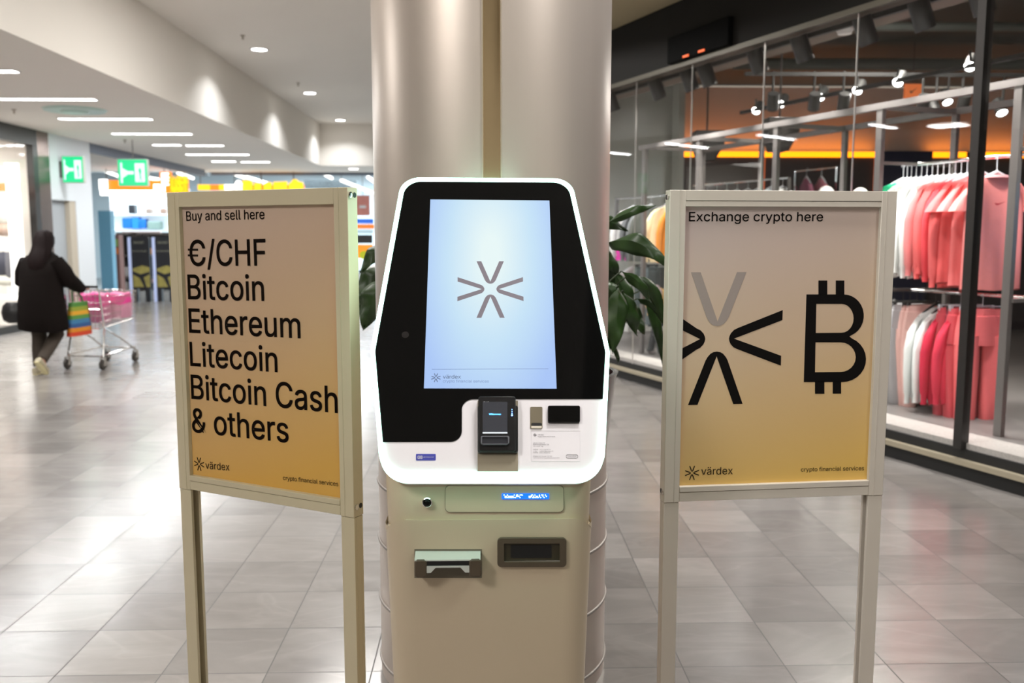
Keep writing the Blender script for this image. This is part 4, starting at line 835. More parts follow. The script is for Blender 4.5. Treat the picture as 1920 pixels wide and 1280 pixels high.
for i, (x, y, r) in enumerate(((1549, 358, .17), (1613, 362, .16))):
    p = SHOP.w(spx(x, y, 2.2)[0], 2.2, 0); q = spx(x, y, 2.2)[1]
    t = thing('display_bust', 'rounded white bust top showing above the right sign, ' + ('larger left one' if i == 0 else 'smaller right one'), 'mannequin', T(p.x, p.y, 0), 'white busts behind the right sign')
    mk('head', G().sphere((0, 0, q - .06), .10, .10, .12), mat('white_mannequin', (.92, .92, .9), .35) if i == 0 else bpy.data.materials['white_mannequin'], t, smooth=True)
    mk('torso', G().lathe([(.04, q - .16), (.05, q - .22), (.16, q - .30), (.17, q - .5), (.12, q - .75), (.15, q - .9)], n=24), bpy.data.materials['white_mannequin'], t, smooth=True)
    mk('stand', G().lathe([(.16, .02), (.16, .035), (.012, .04), (.012, q - .85)], n=20), CHROME, t, smooth=True)
u_, z_ = spx(1526, 322, 3.4); t = thing('clothes_rail', 'low free-standing rail carrying the plum sweaters above the right sign', 'clothes rail', SHOP.M, 'chrome clothes rails')
mk('tube', G().tube([(u_ - .4, 3.43, z_ + .03), (u_ + .4, 3.43, z_ + .03)], .012, 10), CHROME, t); mk('post', G().box(u_ - .42, u_ - .39, 3.42, 3.45, .02, z_ + .04), CHROME, t); mk('post', G().box(u_ + .39, u_ + .42, 3.42, 3.45, .02, z_ + .04), CHROME, t)
for i, (x, c) in enumerate(((1512, (.30, .10, .16)), (1540, (.42, .16, .20)))):
    u, z = spx(x, 335, 3.4); hanging('hanging_shirt', ('sw', .6, 'p'), lambda: sweater('sw', .46, .6, 2), cm(c, .85), SHOP.M @ T(u, 3.4, z) @ Matrix.Rotation(-.4, 4, 'Z'), ('plum' if i == 0 else 'dusty rose') + ' sweater above the right sign, facing forward', 'top', 'plum sweaters')
# left end of the shop, seen past the plant: jackets on a rail and mannequin legs
ua = spx(1158, 395, .75)[0]; ub_ = spx(1262, 372, .75)[0]; zj = spx(1215, 368, .75)[1]
t = thing('clothes_rail', 'chrome rail with jackets seen between column and right sign', 'clothes rail', SHOP.M, 'chrome clothes rails')
mk('tube', G().tube([(ua - .1, .8, zj), (ub_ + .5, .8, zj)], .014, 12), CHROME, t, smooth=True); mk('post', G().box(ua - .13, ua - .1, .78, .82, .24, zj + .02), GREYM, t); mk('post', G().box(ub_ + .5, ub_ + .53, .78, .82, .24, zj + .02), GREYM, t)
rail(ua + .05, ub_ + .45, .8, 1.36, 'lower chrome rail with dark clothes seen past the plant')
for i, (x, c, lb) in enumerate(((1192, (.34, .30, .30), 'mauve grey top on the lower rail past the plant'), (1212, (.09, .12, .125), 'dark teal trousers on the lower rail past the plant'), (1234, (.10, .13, .14), 'dark grey trousers half hidden by the right sign'))):
    u = spx(x, 500, .8)[0]
    if i == 0: hanging('hanging_shirt', ('sw', .6, 'q'), lambda: sweater('sw', .46, .6, 2), cm(c, .85), SHOP.M @ T(u, .8, 1.23) @ RX, lb, 'top', 'dark clothes past the plant')
    else: hanging('hanging_trousers', ('tr', .8, 'q'), lambda: trousers(.36, .72, 2), cm(c, .85), SHOP.M @ T(u, .8, 1.25) @ RX, lb, 'trousers', 'dark clothes past the plant', HANGB, True, .36, rise=.10)
def hemband(t): mk('hem_band', G().loft([[(.262 * cos(q), .075 * sin(q), z) for q in (2 * pi * j / 24 for j in range(24))] for z in (-.50, -.66)]), cm((.80, .02, .42), .8), t, smooth=True, label='magenta lower band')
for i, (x, c, lb) in enumerate(((1190, (.90, .90, .90), 'white jacket with a magenta lower band, seen beside the plant'), (1208, (.16, .17, .18), 'charcoal jacket beside the white one behind the plant'), (1221, (.20, .22, .23), 'dark grey jacket, second grey one behind the plant'), (1254, (.93, .90, .60), 'pale yellow jacket beside the right sign frame'), (1280, (.85, .30, .04), 'orange jacket half hidden by the right sign frame'))):
    u = spx(x, 380, .8)[0]; hanging('hanging_jacket', ('sw', .66, 'j', i % 2), lambda: sweater('sw', .54, .66, i), cm(c, .85), SHOP.M @ T(u, .8, zj - .13) @ RX, lb, 'jacket', 'jackets seen past the plant', extras=hemband if i == 0 else None)
# mannequin standing by the glass: grey knit, tan jacket, dark trousers
um = spx(1234, 700, .55)[0]
mn = thing('standing_mannequin', 'small mannequin in dark trousers, grey top and tan jacket striding behind the plant', 'mannequin', SHOP.M @ T(um, .5, .24, .35) @ Matrix.Scale(.56, 4))
def legs():
    g = G(); n = 18
    for s, foot in ((-1, -.20), (1, .16)):
        rings = []
        for z, x, y, a, b in ((.86, s * .07, 0, .105, .12), (.7, s * .085, foot * .2, .09, .10), (.45, s * .09, foot * .6, .075, .08), (.25, s * .09, foot * .95, .07, .075), (.06, s * .09, foot * 1.25, .075, .08)):
            rings.append([(x + a * cos(t), y + b * sin(t), z) for t in (2 * pi * k / n for k in range(n))])
        g.loft(rings)
    g.loft([[(.17 * k * cos(t), .12 * k * sin(t), z) for t in (2 * pi * j / n for j in range(n))] for z, k in ((.74, .9), (.84, 1.05), (.93, .98), (.98, .9))]); return g
M2 = WM[mn.name] @ Matrix.Rotation(pi / 2, 4, 'Z')
mk('trousers', legs(), cm((.035, .038, .04), .8), mn, M2, smooth=True)
mk('shirt', G().loft([[(a * cos(t), b * sin(t), z) for t in (2 * pi * j / 24 for j in range(24))] for z, a, b in ((.93, .16, .11), (1.05, .16, .11), (1.25, .19, .12), (1.36, .19, .11), (1.42, .09, .07), (1.47, .05, .05))]), cm((.33, .26, .27), .8), mn, M2, smooth=True)
mk('jacket', G().loft([[(a * cos(t), b * sin(t), z) for t in (radians(-50 + 280 * j / 24 + 0) for j in range(25))] for z, a, b in ((.84, .20, .15), (1.05, .19, .14), (1.25, .22, .145), (1.36, .21, .13), (1.41, .12, .09))], caps=False), cm((.55, .34, .12), .8), mn, M2, smooth=True)
for s in (-1, 1): mk('sleeve', G().tube([(s * .2, 0, 1.36), (s * .26, .02, 1.1), (s * .24, -.08, .88)], [.06, .055, .045], 12), cm((.55, .34, .12), .8), mn, M2, smooth=True)
for s, y in ((-1, -.25), (1, .20)): mk('shoe', G().sphere((s * .09, y - .05, .035), .045, .12, .04), cm((.12, .10, .10), .6), mn, M2, smooth=True)
# low pale display table seen between plant and mannequin
a = spx(1150, 640, 1.6); tag(mk('display_table', G().box(a[0] - .6, a[0] + .75, 1.4, 2.2, .60, .66).box(a[0] - .55, a[0] + .70, 1.45, 2.15, .24, .60), mat('pale_table', (.66, .66, .64), .5), None, SHOP.M, bev=.005), 'pale low display block behind the plant, inside the glass', 'display table')

# ------------------------------------------------------------------ exit signs
def exit_sign(M, w_, h_, lab, hang):
    t = thing('exit_sign', lab, 'exit sign', M, 'green lit exit signs')
    GRE = bpy.data.materials.get('exit_green') or emit('exit_green', (.0, .60, .22), 1.0); WH = bpy.data.materials.get('exit_white') or emit('exit_white', (.75, 1, .92), 1.0)
    mk('case', G().box(-w_ / 2, w_ / 2, .0, .09, 0, h_), mat('exit_case', (.55, .55, .50), .5) if 'exit_case' not in bpy.data.materials else bpy.data.materials['exit_case'], t, bev=.008)
    mk('panel', G().box(-w_ / 2 + .012, w_ / 2 - .012, -.006, .0, .012, h_ - .012), GRE, t)
    u = h_ / 10
    g = G().box(w_ * .08, w_ * .40, -.009, -.006, h_ * .16, h_ * .84)                       # doorway
    g.box(-w_ * .40, -w_ * .34, -.009, -.006, h_ * .12, h_ * .86); g.prism([(-w_ * .34, h_ * .66), (-w_ * .16, h_ * .55), (.02, h_ * .55), (.02, h_ * .44), (-w_ * .16, h_ * .44), (-w_ * .34, h_ * .30)], -.009, -.006)
    mk('pictogram', g, WH, t)
    mk('running_figure', G().prism([(w_ * .20, h_ * .2), (w_ * .23, h_ * .4), (w_ * .19, h_ * .6), (w_ * .26, h_ * .7), (w_ * .30, h_ * .55), (w_ * .27, h_ * .42), (w_ * .31, h_ * .2), (w_ * .28, h_ * .2), (w_ * .25, h_ * .36), (w_ * .225, h_ * .2)], -.012, -.009), GRE, t)
    if hang: mk('rod', G().tube([(0, .045, h_), (0, .045, hang)], .01, 8), GREYM, t)
    return t
D_ = 18.3; a = ony(222, 349, D_); b = ony(276, 298, D_); exit_sign(T((a.x + b.x) / 2, D_, a.z, .0), b.x - a.x, b.z - a.z, 'green lit exit sign hanging from the ceiling before the electronics store', Z1 - a.z)
a = onx(133, 352, XL + .28); 
es_ = exit_sign(T(XL + .26, 17.55, 2.62, .0), .40, .50, 'green lit exit sign box projecting from the white wall above the grey door', 0)

mk('wall_bracket', G().box(-.27, -.19, .03, .07, .1, .4), GREYM, es_)
# ------------------------------------------------------------------ electronics store at the back
def Yb(name, x0, y0, x1, y1, Y, dp_, m, lab=None, cat=None, grp=None, bev=0.0, parent=None):
    a = ony(x0, y1, Y); b = ony(x1, y0, Y); o = mk(name, G().box(a.x, b.x, Y, Y + dp_, a.z, b.z), m, parent, Matrix(), bev=bev)
    if parent is None: tag(o, lab, cat, grp)
    return o
EO = emit('orange_sign_face', (1, .22, .01), 1.2); EY = emit('yellow_sign_face', (1, .55, .01), 1.3); EW = emit('white_sign_face', (1, .97, .9), 2.2)
# FUST sign
YF = 25.4
a = ony(301, 362, YF); b = ony(350, 322, YF)
t = thing('store_sign', 'orange lit store lettering with white initial, left of the left sign stand top', 'sign', T(a.x, YF, a.z))
wf, hf = b.x - a.x, b.z - a.z
for xx in (.1, wf - .1): mk('rod', G().tube([(xx, .08, hf * .6), (xx, .08, Z1 - a.z)], .012, 6), GREYM, t)
mk('logo_box', G().box(0, wf * .40, 0, .12, 0, hf), EO, t, label='orange box with white initial')
g = text_geo('F', wf * .10, hf * .14, wf * .20, hf * .72, y=-.002, weight=.04); mk('initial', g, EW, t)
g = text_geo('UST', wf * .42, hf * .02, wf * .60, hf * .66, y=.0, weight=.06, depth=.0)
v = list(g.v); mk('letters', g, EY, t); mk('letter_back', G().box(wf * .40, wf * 1.03, .01, .08, -.02, hf * .70), EO, t)
t = thing('store_sign', 'long orange and white lit fascia band over the store entrance left of the sign stand', 'sign', T(0, 0, 0))
Yb('band', 186, 338, 330, 356, YF + .6, .1, EO, parent=t); Yb('white_band', 188, 357, 345, 366, YF + .7, .1, EW, parent=t); Yb('white_letter', 186, 336, 200, 356, YF + .5, .06, EW, parent=t); Yb('white_letter', 288, 345, 299, 356, YF + .5, .06, EW, parent=t)
for x in (200, 260, 320): q = ony(x, 340, YF + .65); mk('rod', G().tube([q, (q.x, q.y, 4.1)], .012, 6), GREYM, t)
t = thing('store_sign', 'orange and yellow lit band with a white part just above the left sign stand', 'sign', T(0, 0, 0))
Yb('band', 371, 346, 421, 356, 27.0, .1, EY, parent=t); Yb('red_part', 394, 346, 410, 356, 26.98, .1, EO, parent=t); Yb('white_part', 421, 346, 448, 356, 27.0, .1, EW, parent=t)
for x in (376, 440): q = ony(x, 347, 27.05); mk('rod', G().tube([q, (q.x, q.y, 3.5)], .012, 6), GREYM, t)
t = thing('store_sign', 'row of thick yellow orange lit letters above the left sign stand', 'sign', T(0, 0, 0))
def lb(P, m_, nm='letter'):
    pts = [ony(x, y, 27.2) for x, y in P]; mk(nm, G().prism([(q.x, q.z) for q in pts], 27.2, 27.28), m_, t, Matrix(), bev=.02)
lb([(441, 360), (453, 360), (453, 344), (449, 338), (444, 338), (440, 343)], EW)
lb([(454, 360), (473, 360), (473, 341), (468, 338), (454, 338)], EY); lb([(476, 360), (489, 360), (489, 343), (476, 343)], EY)
lb([(494, 360), (509, 360), (509, 342), (500, 341), (494, 345)], EY); lb([(512, 360), (538, 360), (538, 340), (512, 341)], EY)
lb([(541, 360), (568, 360), (568, 342), (559, 340), (556, 336), (549, 336), (546, 341), (541, 344)], EY)
aa = ony(441, 360, 27.2); bb = ony(567, 338, 27.2)
for x in (490, 551): q = ony(x, 347, 27.3); mk('rod', G().tube([q, (q.x, q.y, 3.5)], .02, 6), GREYM, t)
mk('letter_back', G().box(aa.x - .03, bb.x + .03, 27.23, 27.35, aa.z - .02, aa.z + (bb.z - aa.z) * .62), EO, t)
# store tubes
for i, (x0, y0, x1, y1) in enumerate(((190, 318, 222, 330), (334, 324, 362, 334), (427, 322, 458, 333), (462, 332, 500, 343), (600, 322, 622, 334), (640, 338, 700, 362), (690, 332, 704, 342), (276, 333, 300, 337))):
    p0_ = ony(x0, y0, 28.4); p1_ = ony(x1, y1, 30.5)
    t = thing('tube_light', 'slanting white tube light in the electronics store, ' + ['left of the hanging exit sign', 'right of the orange lettering', 'above the yellow letters, left', 'above the yellow letters, right', 'between yellow letters and column', 'long row behind the left sign top', 'small one beside the column', 'right of the hanging exit sign'][i], 'tube light', T(0, 0, 0), 'tube lights in the electronics store')
    mk('tube', G().tube([p0_, p1_], .05, 8), EW, t); mk('cord', G().tube([p0_ + Vector((0, 0, .04)), (p0_.x, p0_.y, 4.1)], .01, 5), GREYM, t)
area('store_fill', T(-11.5, 26, 4.0), 5, 8, 1100, (.78, .93, 1)); area('store_fill', T(-4, 31.5, 4.0), 7, 5, 900, (.78, .93, 1))
# shelving at the left part of the store
WSH = mat('white_shelf', (.78, .82, .86), .4); BLUE = mat('blue_carton', (.01, .16, .62), .5); DKG = mat('dark_device', (.02, .02, .025), .4)
Yw = 29.5
a = ony(205, 590, Yw); b = ony(345, 352, Yw)
t = thing('store_shelving', 'white shelving wall with products at the back of the electronics store', 'shelf', T(0, 0, 0))
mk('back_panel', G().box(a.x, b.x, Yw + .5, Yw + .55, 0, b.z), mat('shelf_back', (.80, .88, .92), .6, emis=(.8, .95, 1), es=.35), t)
for y in (432, 402): z = ony(250, y, Yw).z; mk('shelf_board', G().box(a.x, b.x, Yw, Yw + .5, z - .03, z), WSH, t)
for i, (x0, y0, x1, y1, m_, lb, ct) in enumerate([(229, 408, 246, 428, BLUE, 'blue carton, left of three on the shelf', 'box'), (247, 407, 260, 429, mat('blue_carton_b', (.02, .24, .72), .5), 'blue carton, middle of three on the shelf', 'box'), (261, 410, 273, 428, BLUE, 'light blue carton, right of three on the shelf', 'box'), (240, 383, 252, 401, DKG, 'black coffee machine on the upper shelf', 'appliance'), (206, 378, 222, 401, cm((.6, .5, .5), .5), 'grey and pink appliance on the upper shelf, left', 'appliance'), (272, 390, 283, 401, cm((.25, .18, .15), .5), 'small brown appliance on the upper shelf', 'appliance'), (299, 390, 310, 401, cm((.28, .18, .14), .5), 'small brown appliance nearest the left sign', 'appliance'), (276, 415, 300, 430, cm((.25, .35, .32), .5), 'grey green carton on the shelf', 'box')]):
    Yb('product_box', x0, y0, x1, y1, Yw + .05, .3, m_, lb, ct, 'goods on the white shelves', bev=.03)
Yr = 27.6
t = thing('store_rack', 'dark open rack with goods at the store entrance behind the shopping cart', 'rack', T(0, 0, 0))
Yb('side', 223, 436, 228, 556, Yr, .5, GREYM, parent=t); Yb('side', 252, 436, 255, 556, Yr, .5, GREYM, parent=t); Yb('rack_back', 226, 436, 320, 550, Yr + .5, .03, DKG, parent=t)
for y in (438, 478, 520): Yb('board', 226, y, 320, y + 3, Yr, .5, GREYM, parent=t)
for i, (x0, y0, x1, y1, c, lb) in enumerate([(230, 500, 238, 519, (.75, .75, .75), 'white kettle on the dark rack'), (240, 508, 248, 519, (.7, .72, .75), 'small white item on the dark rack'), (282, 465, 290, 477, (.85, .4, .1), 'orange item between the two gate panels'), (232, 528, 238, 545, (.8, .8, .8), 'white bottle low on the dark rack'), (281, 520, 288, 530, (.8, .5, .45), 'pink item low between the gate panels'), (228, 433, 300, 437, (.8, .7, .7), 'row of flat pale packets on top of the dark rack')]):
    Yb('product_item', x0, y0, x1, y1, Yr + .1, .2, cm(c, .5), lb, 'product', 'goods on the dark rack', bev=.02)
t = thing('blue_display', 'tall pale blue panel at the corner of the white wall', 'panel', T(0, 0, 0)); Yb('panel', 192, 395, 206, 560, 24.0, .25, mat('sky_blue_panel', (.20, .50, .72), .5), parent=t)
t = thing('leaflet_rack', 'brown leaflet rack with coloured items beside the blue panel', 'rack', T(0, 0, 0)); Yb('rack_body', 207, 440, 222, 556, 25.0, .3, cm((.25, .12, .10), .6), parent=t); 
for x0, y0, x1, y1, c in ((208, 448, 220, 462, (.35, .5, .12)), (210, 464, 221, 476, (.8, .2, .02)), (210, 490, 217, 505, (.8, .8, .75)), (211, 508, 216, 530, (.8, .25, .03))): Yb('leaflet', x0, y0, x1, y1, 24.97, .02, cm(c, .5), parent=t)
# security gates with posters
GOLD = mat('gold_print', (.42, .36, .10), .4, noise=.5, nscale=9)
for i, (x0, x1) in enumerate(((248, 279), (293, 324))):
    a = ony(x0, 566, 22.9); b = ony(x1, 443, 22.9); wg = b.x - a.x; hg = b.z
    t = thing('security_gate', 'black security gate with golden poster, ' + ('fully visible one by the shopping cart' if i == 0 else 'one partly hidden by the left sign'), 'security gate', T(a.x, 22.9, 0), 'security gates at the store entrance')
    mk('panel', G().prism(fillet([(.03, .32), (wg, .32), (wg, hg), (.03, hg)], [0, 0, .06, .06], 5), 0, .05), DKG, t)
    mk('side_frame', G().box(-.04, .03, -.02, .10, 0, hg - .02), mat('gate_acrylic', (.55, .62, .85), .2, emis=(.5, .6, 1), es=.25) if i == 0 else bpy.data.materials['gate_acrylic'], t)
    mk('foot', G().box(.05, .16, -.04, .10, 0, .32), DKG, t); mk('foot', G().box(wg - .13, wg - .01, -.04, .10, 0, .32), DKG, t)
    mk('gold_graphic', G().prism([(.05, .36), (wg - .02, .36), (wg - .02, .85), (wg * .6, .90), (.05, .82)], -.006, -.001), GOLD, t)
    mk('black_figure', G().prism([(.05, .76), (wg * .5, .68), (wg * .95, .74), (wg * .95, .68), (wg * .65, .60), (wg * .78, .36), (wg * .66, .36), (wg * .45, .58), (.05, .68)], -.010, -.007), DKG, t)
    g = text_geo('SMART', wg * .2, hg - .18, wg * .55, y=-.001); px = text_geo('BLACK WEEKS', wg * .12, hg - .38, wg * .75, y=-.001); g.add(px.v, px.f); mk('caption', g, cm((.4, .4, .3), .5), t)
# sliver between left sign and column
Ys = 29.0
t = thing('photo_banner', 'pinkish portrait banner high in the gap between left sign and column', 'banner', T(0, 0, 0)); Yb('sheet', 668, 366, 693, 404, Ys, .03, mat('skin_pink_print', (.72, .28, .24), .5, noise=.2, nscale=4), parent=t); Yb('white_lines', 674, 385, 686, 390, Ys - .01, .008, WSH, parent=t); q = ony(680, 367, Ys); mk('cord', G().tube([(q.x, Ys + .015, q.z), (q.x, Ys + .015, 4.1)], .01, 5), GREYM, t)
for i, (x0, y0, x1, y1, c, lb, e) in enumerate([(668, 410, 700, 419, (.02, .12, .62), 'blue shelf sign in the gap beside the column', .5), (668, 420, 702, 429, (.85, .22, .03), 'narrow orange shelf sign below the blue one', .4), (668, 430, 700, 438, (.55, .75, .85), 'pale blue shelf edge below the orange sign', .2)]):
    Yb('shelf_sign', x0, y0, x1, y1, Ys, .05, mat('shelf_sign_%d' % i, c, .4, emis=c, es=e), lb, 'sign', 'shelf signs beside the column')
Yb('television', 668, 440, 698, 456, Ys, .08, DKG, 'black television in the gap between left sign and column', 'television', None, .01)
t = thing('promo_board', 'orange promotional board with a yellow round spot beside the column', 'sign', T(0, 0, 0)); Yb('board', 668, 458, 699, 484, Ys, .05, mat('promo_orange', (.85, .30, .02), .4, emis=(1, .3, .02), es=.4), parent=t)
a = ony(682, 478, Ys - .01); mk('yellow_spot', G().lathe([(.14, 0), (.14, -.01), (.001, -.01)], (a.x, Ys - .005, a.z), 20, 'y'), mat('spot_yellow', (.75, .80, .02), .4), t); mk('support_post', G().box(a.x - .3, a.x - .24, Ys + .05, Ys + .1, 0, 3.0), GREYM, t)
t = thing('store_counter', 'white counter with dark items low in the gap beside the column', 'counter', T(0, 0, 0)); Yb('body', 640, 512, 730, 556, Ys, .6, WSH, parent=t); Yb('dark_items', 672, 506, 692, 512, Ys + .1, .2, DKG, parent=t)
t = thing('poster_panel', 'dark speaker box under the store ceiling above the left sign', 'speaker', T(0, 0, 0)); Yb('cabinet', 372, 316, 387, 329, 28.5, .3, DKG, parent=t)
Yb('stock_shelf', 570, 338, 668, 352, 30, .4, mat('dark_stock', (.10, .12, .13), .6, noise=.8, nscale=14), 'dark shelf full of stock above the right part of the left sign', 'shelf')

# ------------------------------------------------------------------ left display shop
Yd = 14.2
t = thing('garment_display_stand', 'white lit display stand in the left shop window', 'display frame', T(0, 0, 0))
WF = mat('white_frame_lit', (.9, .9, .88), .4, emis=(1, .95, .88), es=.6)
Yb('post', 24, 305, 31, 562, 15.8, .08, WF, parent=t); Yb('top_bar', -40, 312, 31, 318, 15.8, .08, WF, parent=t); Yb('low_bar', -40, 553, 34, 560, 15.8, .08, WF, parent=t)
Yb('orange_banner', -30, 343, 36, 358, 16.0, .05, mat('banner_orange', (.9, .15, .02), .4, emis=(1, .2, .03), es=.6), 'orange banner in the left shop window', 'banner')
for i, (x, y, sx_, sz_, c, lb) in enumerate([(8, 400, .28, .20, (.75, .80, .74), 'white shoe pile high in the left shop window'), (10, 430, .22, .12, (.5, .35, .28), 'brown shoes in the left shop window'), (8, 495, .24, .22, (.03, .035, .06), 'dark navy bag in the left shop window'), (22, 500, .12, .28, (.05, .05, .07), 'black garment beside the white frame in the left shop window'), (12, 525, .22, .10, (.7, .7, .62), 'pale shoes below the dark bag in the left window')]):
    q = ony(x, y, 16.3); tag(mk('window_display_item', G().sphere((q.x, 16.3, q.z), sx_, .15, sz_, 14, 8), cm(c, .6), smooth=True), lb, 'goods', 'goods in the left shop window')
area('display_shop_light', T(-9.8, 13, 3.3), 2.5, 6, 230, (1, .96, .9))

# ------------------------------------------------------------------ the shopper
pp = onz(86, 703, 0); hd = radians(-11)     # heading: +y turned a little to the right
MP = T(pp.x, pp.y, 0, hd)
per = thing('person', 'person seen from behind in long dark padded coat, pushing a shopping cart', 'person', MP)
def skin_body(name, verts, edges, radii, m_, parent, root=0, sub=2):
    me = bpy.data.meshes.new(name); me.from_pydata(verts, edges, []); me.materials.append(m_); o = put(name, me, parent)
    md = o.modifiers.new('skin', 'SKIN'); md.use_smooth_shade = True
    for i, r in enumerate(radii): o.data.skin_vertices[0].data[i].radius = (r, r) if not isinstance(r, tuple) else r
    o.data.skin_vertices[0].data[root].use_root = True
    s = o.modifiers.new('sub', 'SUBSURF'); s.levels = sub; s.render_levels = sub
    return o
SKIN = mat('skin', (.55, .33, .25), .5); TRS = cm((.055, .042, .032), .85); COAT = mat('dark_padded_coat', (.007, .0045, .004), .8, bump=.35, nscale=3, stretch=(1, 1, 9), spec=.12); HAIR = mat('dark_hair', (.009, .004, .004), .7, noise=.3, spec=.15)
# right = +x, forward = +y
V = [(0, 0, .86), (0, .0, 1.05), (0, .03, 1.25), (0, .05, 1.36), (0, .08, 1.43), (0, .10, 1.55), (0, .10, 1.63),
     (-.09, 0, .80), (-.09, .05, .46), (-.10, .02, .10), (-.10, .13, .04),
     (.09, 0, .80), (.10, .10, .46), (.10, -.20, .20), (.11, -.16, .07),
     (-.17, .04, 1.34), (-.27, .08, 1.12), (-.24, .30, .99), (-.16, .44, .99),
     (.17, .04, 1.34), (.28, .10, 1.14), (.26, .36, 1.02), (.20, .48, 1.00)]
Ed = [(0, 1), (1, 2), (2, 3), (3, 4), (4, 5), (5, 6), (0, 7), (7, 8), (8, 9), (9, 10), (0, 11), (11, 12), (12, 13), (13, 14), (3, 15), (15, 16), (16, 17), (17, 18), (3, 19), (19, 20), (20, 21), (21, 22)]
Rd = [.12, .11, .11, .07, .05, .085, .07, .09, .062, .045, .04, .09, .062, .045, .04, .045, .04, .034, .03, .045, .04, .034, .03]
skin_body('body', V, Ed, Rd, SKIN, per)
def tro():
    g = G()
    for P in ([(-.09, 0, .84), (-.095, .04, .60), (-.09, .05, .46), (-.10, .03, .28), (-.10, .02, .10)], [(.09, 0, .84), (.10, .07, .60), (.10, .10, .48), (.10, -.06, .32), (.105, -.19, .21)]): g.tube(P, [.105, .092, .082, .07, .06], 16)
    return g
mk('trousers', tro(), TRS, per, smooth=True)
g = G(); rings = []
for z, a, b, yc in ((.53, .275, .22, .01), (.55, .285, .23, .01), (.70, .28, .22, 0), (.90, .262, .20, 0), (1.05, .25, .185, .01), (1.2, .255, .18, .03), (1.32, .24, .16, .04), (1.39, .18, .12, .06), (1.44, .09, .085, .08), (1.50, .085, .085, .09)):
    rings.append([(a * cos(t) + .008 * sin(5 * t), yc + b * sin(t), z + .012 * sin(t * 2)) for t in (2 * pi * k / 32 for k in range(32))])
g.loft(rings)
for s, P in ((-1, [(-.17, .04, 1.33), (-.25, .06, 1.2), (-.285, .08, 1.10), (-.27, .20, 1.03), (-.21, .38, .99)]), (1, [(.17, .04, 1.33), (.25, .07, 1.22), (.29, .10, 1.12), (.28, .25, 1.05), (.22, .43, 1.0)])): g.tube(P, [.10, .10, .095, .08, .06], 14)
mk('coat', g, COAT, per, smooth=True)
g = G(); rings = []
for z, a, b, yc in ((1.16, .06, .03, -.09), (1.25, .11, .05, -.09), (1.36, .125, .08, -.06), (1.46, .115, .10, .02), (1.54, .112, .115, .07), (1.61, .105, .112, .085), (1.67, .075, .085, .09), (1.70, .02, .03, .09)):
    rings.append([(a * cos(t) + .01 * sin(7 * t + z * 9) + .02, yc + b * sin(t), z) for t in (2 * pi * k / 28 for k in range(28))])
g.loft(rings); mk('hair', g, HAIR, per, smooth=True, label='long dark hair')
for s, P0_, P1_ in ((-1, (-.10, -.06, .05), (-.10, .16, .045)), (1, (.105, -.26, .22), (.115, -.13, .05))):
    a = Vector(P0_); b = Vector(P1_); f = (b - a).normalized(); g = G(); up_ = Vector((1, 0, 0)).cross(f)
    if up_.z < 0 and s < 0: up_ = -up_
    for k_, (wd_, ht) in enumerate([]): pass
    rings = []
    for k in range(9):
        t = k / 8; c_ = a + (b - a) * t; wv = .03 + .016 * sin(pi * min(1, t * .9 + .1)); hv = .05 - .022 * t
        rings.append([c_ + Vector((1, 0, 0)) * wv * cos(q) + up_ * hv * sin(q) * (.9 if sin(q) > 0 else .7) for q in (2 * pi * j / 16 for j in range(16))])
    g.loft(rings); sh = mk('shoe', g, cm((.45, .40, .28), .6), per, smooth=True)
    g = G(); g.loft([[c2 for c2 in [(a + (b - a) * t) + Vector((1, 0, 0)) * (.034 + .014 * sin(pi * t)) * cos(q) - up_ * (.036 - .012 * t) + up_ * .008 * sin(q) for q in (2 * pi * j / 12 for j in range(12))]] for t in (0, .25, .5, .75, 1)]); mk('sole', g, cm((.75, .68, .40), .6), sh, smooth=True)
# hands: palm and five fingers closed on the handle
for s, hx in ((-1, -.20), (1, .21)):
    hy, hz = (.42, .99) if s < 0 else (.47, 1.0)
    vs = [(hx, hy - .03, hz), (hx, hy + .03, hz + .005)]; es = [(0, 1)]; rs = [.028, .034]
    for k in range(4):
        fx = hx - .03 + .02 * k; n0 = len(vs); vs += [(fx, hy + .06, hz + .015), (fx, hy + .085, hz), (fx, hy + .075, hz - .022)]; es += [(1, n0), (n0, n0 + 1), (n0 + 1, n0 + 2)]; rs += [.010, .009, .008]
    n0 = len(vs); vs += [(hx - s * .035, hy + .02, hz - .01), (hx - s * .03, hy + .055, hz - .025)]; es += [(0, n0), (n0, n0 + 1)]; rs += [.011, .009]
    skin_body('hand', vs, es, rs, SKIN, per, 0, 1)
# shoulder bag
t = thing('shoulder_bag', 'black shoulder bag hanging at the left hip of the person', 'bag', MP @ T(-.32, -.06, .62, .2))
mk('pouch', G().loft([[(a * cos(q), b * sin(q), z) for q in (2 * pi * j / 20 for j in range(20))] for z, a, b in ((0, .07, .06), (.03, .12, .09), (.12, .14, .10), (.20, .12, .08), (.24, .08, .05))]), mat('black_leather', (.012, .012, .013), .4), t, smooth=True)
mk('strap', G().tube([(.1, 0, .22), (.10, .0, .45), (.17, .02, .75)], .012, 8), mat('strap_grey', (.35, .33, .32), .5), t, smooth=True)

